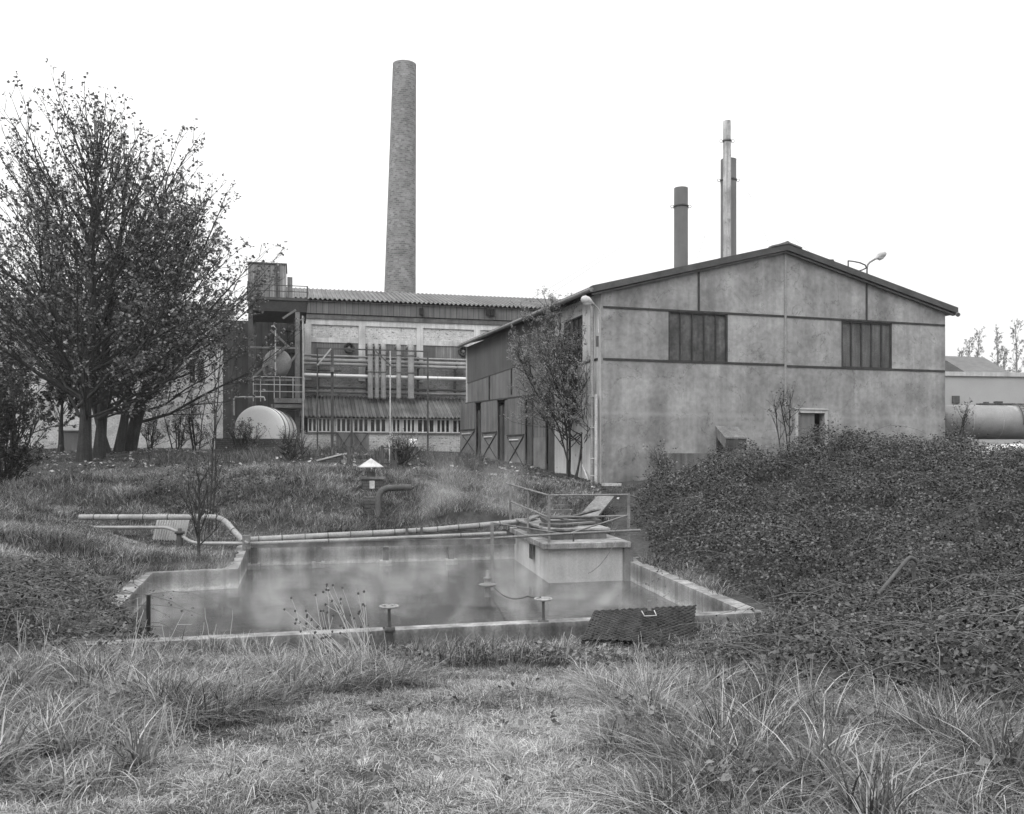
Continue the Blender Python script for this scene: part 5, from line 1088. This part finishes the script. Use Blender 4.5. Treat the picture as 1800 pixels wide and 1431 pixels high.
m_gr = LEAF('lawn_blade', .05, .85, trans=.2); m_gt = LEAF('long_grass_blade', .04, .60, trans=.2); m_gb = LEAF('bank_grass_blade', .02, .66, trans=.2)
def lawn_mask(x, y):                                    # the trodden short grass in the middle foreground
    l = -2.6+(y-4)*.36+(vnoise(x, y, .8, 21)-.5)*.7; r = .75-(y-4)*.06+(vnoise(x, y, .7, 22)-.5)*.6; near = y < 4.6+(vnoise(x, y, .5, 23)-.5)*.3
    return ((x > l) | (near & (x < 0))) & (x < r) & (y < 10.2)
view = lambda x, y, mrg=.6: np.abs(x) < .575*y+mrg
cx, cy = scatter(-4, 2, 3.4, 10.4, 1300); k = lawn_mask(cx, cy) & view(cx, cy) & (vnoise(cx, cy, .16, 33)+.5*vnoise(cx, cy, .6, 34) > .42); cx, cy = cx[k], cy[k]
blades('lawn_grass', cx, cy, 6, .035+.10*vnoise(cx, cy, .22, 31)**1.5, .0055, .035, 1.7, m_gr, 'short trampled grass in the middle foreground', 2)
ux, uy = scatter(-5, 5.5, 3.7, 9.3, 3.2); k = ~lawn_mask(ux, uy) & ~((ux > 2.2) & (uy > 6.5)) & view(ux, uy, .5); ux, uy = ux[k], uy[k]; ex, ey = rng.uniform(-5.0, -1.5, 46), rng.uniform(0, .55, 46); ey = 10.1+(ex+4.76)*.267-.45-ey; ux, uy = np.append(ux, ex), np.append(uy, ey)
blades('grass_tussocks', ux, uy, 75, rng.uniform(.28, .50, len(ux))*np.where(uy > 8, .7, 1), .0115, .09, .95, m_gt, 'coarse grass tussocks with long arching blades in the foreground', 5)
tx_, ty_ = scatter(-4, 2, 3.4, 10.2, 16); k = lawn_mask(tx_, ty_); blades('lawn_tufts', tx_[k], ty_[k], 22, .06+.13*rng.random(k.sum())**2, .007, .06, 1.2, m_gt, 'small taller tufts standing in the short foreground grass', 3)
wx_, wy_ = scatter(-6, 6, 3.6, 10.5, 420); k = (vnoise(wx_, wy_, .45, 71) > .62) & view(wx_, wy_, .6) & (~lawn_mask(wx_, wy_) | (rng.random(len(wx_)) < .12)); wx_, wy_ = wx_[k], wy_[k]
v, f, tn = leaves_mesh(np.stack([wx_, wy_, H(wx_, wy_)+.02+.16*rng.random(len(wx_))*np.where(lawn_mask(wx_, wy_), .2, 1)], -1), .06, rng, .8, kind='bramble')
tag(npmesh('ground_weeds', v, f, LEAF('weed_blade', .03, .24), tn), 'low broad-leaved weeds scattered through the foreground grass', 'weeds', kind='stuff')
bare = lambda x, y: (np.abs(x+.45-(y-10.2)*.2) < 1.15) & (y > 9.75) & (y < 11.4)
cx, cy = scatter(-7, 6.5, 3.3, 11.6, 230); k = ~lawn_mask(cx, cy) & view(cx, cy, .8) & ~bare(cx, cy) & ~inpoly(cx, cy, OUT) & ~((cx > 1.9+(cy < 6.6)*.7) & (cy > 5.6) & (rng.random(len(cx)) < .72)); cx, cy = cx[k], cy[k]
hh0 = (.09+.31*vnoise(cx, cy, .5, 41)**1.3)*rng.uniform(.6, 1.3, len(cx))*np.where(cy > 9, .7, 1)*np.where((cy > 9.2) & (cx > -2.2) & (cx < 2.4), .5, 1)
blades('long_grass', cx, cy, 22, hh0, .0085, .12, 1.5, m_gt, 'long tufted grass either side of the trodden strip', 4)
cx, cy = scatter(-12, 8, 10, 26, 62); P2 = inpoly(cx, cy, OUT); k = ~P2 & view(cx, cy, 1) & ~((cx > 3.2) & (cy > 12)) & ~((cx > 2.3) & (cy > 18)); cx, cy = cx[k], cy[k]
hb = (.10+.36*vnoise(cx, cy, .8, 51)**1.3)*np.where((cx < -5.2) & (cx > -10) & (cy > 17.5) & (cy < 21.5), .45, 1)
blades('bank_grass', cx, cy, 22, hb, .012, .15, 1.15, m_gb, 'rough grass on the banks around the pool', 3, wind=(.2,-.3))
cx, cy = scatter(-22, 6, 24, 44, 45); k = view(cx, cy, 2) & ~((cx > GP.o.x-.29*(cy-26)-.3) & (cy > 25.5)); cx, cy = cx[k], cy[k]
m_gy = LEAF('yard_grass_blade', .05, .22, trans=.1)
blades('yard_grass', cx, cy, 9, .05+.1*vnoise(cx, cy, 1.5, 61)**2, .016, .16, .9, m_gy, 'thin short grass over the factory yard', 2)
fx_, fy_ = scatter(-11.5, -1.2, 26.5, 38, 7); k = vnoise(fx_, fy_, 1.6, 81) > .42; fx_, fy_ = fx_[k], fy_[k]
blades('yard_weeds', fx_, fy_, 26, .2+.75*vnoise(fx_, fy_, .9, 82)**2, .014, .2, .8, m_gy, 'ragged tall weeds in the yard between the vent shaft and the hall', 4)
# fallen leaves
cx, cy = scatter(-18, 3, 23, 40, 8); k = view(cx, cy, 1) & ~((cx > GP.o.x-.29*(cy-26)-.3)); cx, cy = cx[k], cy[k]
v, f, tn = leaves_mesh(np.stack([cx, cy, H(cx, cy)+.04], -1), .12, rng, 1.8); m_fall = LEAF('fallen_leaf', .10, .42, trans=0)
tag(npmesh('fallen_leaves', v, f, m_fall, tn), 'pale fallen leaves scattered over the yard under the maples', 'leaves', kind='stuff')
cx, cy = scatter(-3.5, 3, 3.6, 10, 9); v, f, tn = leaves_mesh(np.stack([cx, cy, H(cx, cy)+.035], -1), .05, rng, .8, kind='bramble'); tn = tn*.55
tag(npmesh('fallen_leaves', v, f, m_fall, tn), 'curled fallen leaves lying in the foreground grass', 'leaves', kind='stuff')

# ---- brambles
m_br = LEAF('bramble_leaf', .005, .145, trans=.15, spec=.35, rough=.55); m_cane = M('bramble_cane', .12, .3, 3)
def bramble(name, poly, dens, thick, lsize, label, seed, canes, gap=.35, lift=.0, rad=.75):
    rg = np.random.default_rng(seed); xs = [p[0] for p in poly]; ys = [p[1] for p in poly]; area = (max(xs)-min(xs))*(max(ys)-min(ys)); n = int(area*dens)
    x = rg.uniform(min(xs), max(xs), n); y = rg.uniform(min(ys), max(ys), n); k = inpoly(x, y, poly); x, y = x[k], y[k]
    nc = int(area/(rad*rad)*.95); ccx = rg.uniform(min(xs), max(xs), nc); ccy = rg.uniform(min(ys), max(ys), nc); cr = rad*rg.uniform(.5, 1.25, nc); ch_ = thick*rg.uniform(.35, 1.15, nc)
    bump = np.zeros(len(x))                             # overlapping rounded hummocks
    for q in range(nc):
        d2_ = ((x-ccx[q])**2+(y-ccy[q])**2)/cr[q]**2; w_ = d2_ < 1; bump[w_] = np.maximum(bump[w_], ch_[q]*(1-d2_[w_])**.6)
    ed = np.clip(pdist(x, y, poly)/.5, .25, 1); top = (thick*.2+bump*.95+(vnoise(x, y, .3, seed+2)-.5)*.22*thick)*ed
    dep = rg.beta(.9, 2.6, len(x)); k = (vnoise(x+7, y+3, .22, seed+4)*.6+vnoise(x+3, y+9, .6, seed+5)*.4 > gap*1.05) | (dep > .6); x, y, top, dep = x[k], y[k], top[k], dep[k]
    stray = rg.random(len(x)) < .03
    z = H(x, y, True)+top*(1-dep*.8)+lift+stray*rg.uniform(0, .22, len(x)); pos = np.stack([x, y, z], -1)+rg.normal(0, .03, (len(x), 3))
    m2 = len(pos); tri = np.repeat(pos, 3, 0)+rg.normal(0, lsize*.55, (m2*3, 3))*np.array([1,1,.7]); v, f, tn = leaves_mesh(tri, lsize*rg.uniform(.6, 1.25, (m2*3, 1)), rg, .45, up=np.array([0,-.15,.2]), kind='bramble')
    tn = np.clip(tn**1.7, 0, 1)*np.repeat(np.repeat(.55+.9*vnoise(pos[:, 0], pos[:, 1], .5, seed+8), 3), 4)
    o = thing(name, (float(np.mean(x)), float(np.mean(y)), float(np.mean(z))), label, 'brambles'); o['kind'] = 'stuff'
    v0, f0, tn0 = v, f, tn; i = rg.integers(0, m2, canes); Pc = []; Rc = []
    for q in i:
        a = rg.random()*6.283; L = rg.uniform(.4, 1.5); s = np.linspace(0, 1, 7); p = pos[q]-np.array([0,0,.06]); d = np.array([math.cos(a), math.sin(a), 0])
        Pc.append(p+d*(L*s)[:, None]+np.array([0,0,1.])*(L*.55*s-L*.62*s**2)[:, None]+np.cumsum(rg.normal(0,.01,(7,3)),0)); Rc.append(.0055-.003*s)
    PC = np.array(Pc); cl = PC[:, 1:].reshape(-1, 3); cl = np.repeat(cl, 2, 0)+rg.normal(0, .03, (len(cl)*2, 3)); cl = cl[rg.random(len(cl)) < .8]
    v, f, tn = leaves_mesh(cl, lsize*.95, rg, .6, kind='bramble'); fo = npmesh('bramble_leaves', np.concatenate([v0, v]), np.concatenate([f0, f+len(v0)]), m_br, np.concatenate([tn0, tn**1.6]), parent=o)
    v, f = sticks(np.array(Pc), np.array(Rc), 4); npmesh('bramble_canes', v, f, m_cane, parent=o)
    return o
bramble('bramble_thicket', [(2.7,18.3),(3.1,15),(3.55,12.3),(4.1,11.4),(8.5,11.0),(14,12),(19,20),(19,28.3),(15.2,28.6),(12.5,27.6),(7,25.9),(4.9,25.3),(3.7,24.6),(2.7,22)], 600, 1.05, .052, 'dark bramble thicket covering the bank on the right', 77, 2600, gap=.2, lift=-.34, rad=.9)
bramble('bramble_thicket', [(2.1,10.2),(1.9,8.6),(1.9,7.3),(2.35,6.3),(3.2,5.6),(5,5.5),(8,7),(9.5,12.0),(4.0,12.2),(3.3,11.2),(2.7,10.5)], 520, .50, .045, 'nearer leafy brambles mixed with grass at the lower right', 88, 700, gap=.45, lift=.08, rad=.5)
bramble('bramble_thicket', [(-7.8,12.5),(-7.4,14.6),(-6.2,13.6),(-5.0,11.6),(-4.1,10.45),(-3.9,9.9),(-4.9,9.3),(-6.4,9.2),(-7.8,10.5)], 420, .42, .045, 'dark brambles creeping over the near left corner of the pool', 99, 260, gap=.4, lift=.05, rad=.5)
bramble('bramble_thicket', [(-9.5,22.5),(-7.0,21.6),(-5.2,22.3),(-5.6,23.6),(-8.6,24.2)], 120, .6, .06, 'dark tangled growth on the bank above the bent pipes', 109, 60, gap=.4)

# ---- dead stalks and thistles in the foreground
m_stalk = LEAF('dry_stalk', .28, .56, trans=0)
def dead_plant(px, py, D, n, h, lb_, heads=True, leanx=-.35):
    q = onG(px,py,D); o = thing('dead_thistle' if heads else 'dry_weed', q, lb_, 'dead plant', 'dead thistles at the near edge of the pool' if heads else 'dry weeds in the foreground'); Pc = []; Rc = []; hds = []
    for k in range(n):
        a = R_.random()*6.283; L = h*R_.uniform(.55, 1.1); s = np.linspace(0, 1, 7); b0 = np.array(q)+np.array([R_.normal(0,.08), R_.normal(0,.06), -.05])
        d = np.array([leanx*R_.uniform(.2,1.6)+.15*math.cos(a), .2*math.sin(a), 1.]); c_ = b0+nrm_(d)*L*s[:, None]+np.cumsum(R_.normal(0,.008,(7,3)),0); Pc.append(c_); Rc.append(.0042-.0022*s); hds.append(c_[-1])
        for j in range(R_.integers(0, 3)):
            u = R_.uniform(.45,.9); p = c_[int(u*6)]; d2 = nrm_(nrm_(d)+R_.normal(0,.45,3)); L2 = L*R_.uniform(.12,.3); Pc.append(p+d2*L2*s[:, None]); Rc.append(.0026-.001*s); hds.append(p+d2*L2)
    v, f = sticks(np.array(Pc), np.array(Rc), 5); npmesh('stalks', v, f, m_stalk, np.full(len(v), .5), parent=o)
    if heads:
        mb = MB()
        for hq in hds: hq = Vector([float(z) for z in hq]); mb.lathe(hq, [(.003,-.010),(.011,-.003),(.012,.006),(.009,.015),(0,.016)], 8)
        build_each(mb, 'seed_head', m_wood_d, o)
dead_plant(650,1170,9.2,24,1.05,'leaning clump of dead thistles with dark seed heads before the left handwheel', True, -.7)
dead_plant(585,1150,9.7,14,.85,'smaller clump of dead thistles left of the leaning one')
dead_plant(375,1140,9.6,4,.75,'few pale dry stems standing before the side basin', False, -.02)
dead_plant(450,1160,9.2,7,.45,'low dry weeds between the pale stems and the thistles', False)
dead_plant(985,1120,10.3,8,.4,'dry weeds at the foot of the right handwheel', False, .2)
dead_plant(60,1130,8.6,6,.7,'dry twiggy weed at the left edge of the picture', False, .1)
dead_plant(225,1170,8.4,6,.75,'dry twiggy weed left of the black post', False, .25)
dead_plant(1140,1140,9.6,7,.45,'pale dry grass stems in front of the woven mat', False, -.2)
dead_plant(1640,1200,7.0,6,.6,'dry stems rising from the brambles at the lower right', False, .3)
dead_plant(300,1330,5.5,9,.35,'short dry weeds in the lower left grass', False, .1)

# ------------------------------------------------------------------ steam and haze
def steam(name, pts, z0, z1, dens, scale, thr, label):
    m = bpy.data.materials.new(name); m.use_nodes = True; t = m.node_tree; t.nodes.clear(); o = t.nodes.new('ShaderNodeOutputMaterial'); pv = t.nodes.new('ShaderNodeVolumePrincipled')
    t.links.new(pv.outputs[0], o.inputs['Volume']); pv.inputs['Color'].default_value = (.95,.95,.95,1); tc = t.nodes.new('ShaderNodeTexCoord').outputs['Object']
    nz = noise(t, tc, scale, 4, .55, (1,1,.8), dist=.8); v = remap(t, nz, thr, thr+.2, 0, 1); sx = t.nodes.new('ShaderNodeSeparateXYZ'); t.links.new(tc, sx.inputs[0])
    v = math_(t, 'MULTIPLY', v, remap(t, sx.outputs[2], 0, z1-z0, 1, 0)); v = math_(t, 'MULTIPLY', v, dens); t.links.new(v, pv.inputs['Density'])
    mb = MB(); mb.prism(pts, z0, z1); o = mb.build(name, m, loc=(pts[0][0], pts[0][1], z0)); tag(o, label, 'steam', kind='stuff'); return o
ins = off_poly([V(q.x,q.y,0) for q in (A_+V(.3,.3,0), V(2.9,12.3,0), V(2.1,17.4,0), V(.45,17.3,0), V(-.2,21.2,0), V(-5.6,20.0,0), V(-4.9,16.6,0), V(-6.1,15.9,0))], -.05)
steam('steam', [(q.x,q.y) for q in ins], WATER+.01,   .60, .60, 1.3, .52, 'thin steam drifting over the warm water of the pool')
steam('steam', [(-2.4,21.3),(.2,21.9),(.6,24.5),(-1.6,25)],   .25, 2.4, .35, .9, .44, 'wisp of steam rising over the bank behind the pool pipes')
#HAZE
m = bpy.data.materials.new('haze'); m.use_nodes = True; t = m.node_tree; t.nodes.clear(); o = t.nodes.new('ShaderNodeOutputMaterial'); pv = t.nodes.new('ShaderNodeVolumePrincipled'); t.links.new(pv.outputs[0], o.inputs['Volume'])
pv.inputs['Color'].default_value = (.92,.92,.92,1); pv.inputs['Density'].default_value = .00045
mb = MB(); mb.hexa([V(-1500,-1500,-3),V(1500,-1500,-3),V(1500,1900,-3),V(-1500,1900,-3),V(-1500,-1500,45),V(1500,-1500,45),V(1500,1900,45),V(-1500,1900,45)]); tag(mb.build('haze', m), 'thin autumn haze over the whole site', 'haze', kind='stuff')
for o in bpy.data.objects:
    if '_w' in o: del o['_w']
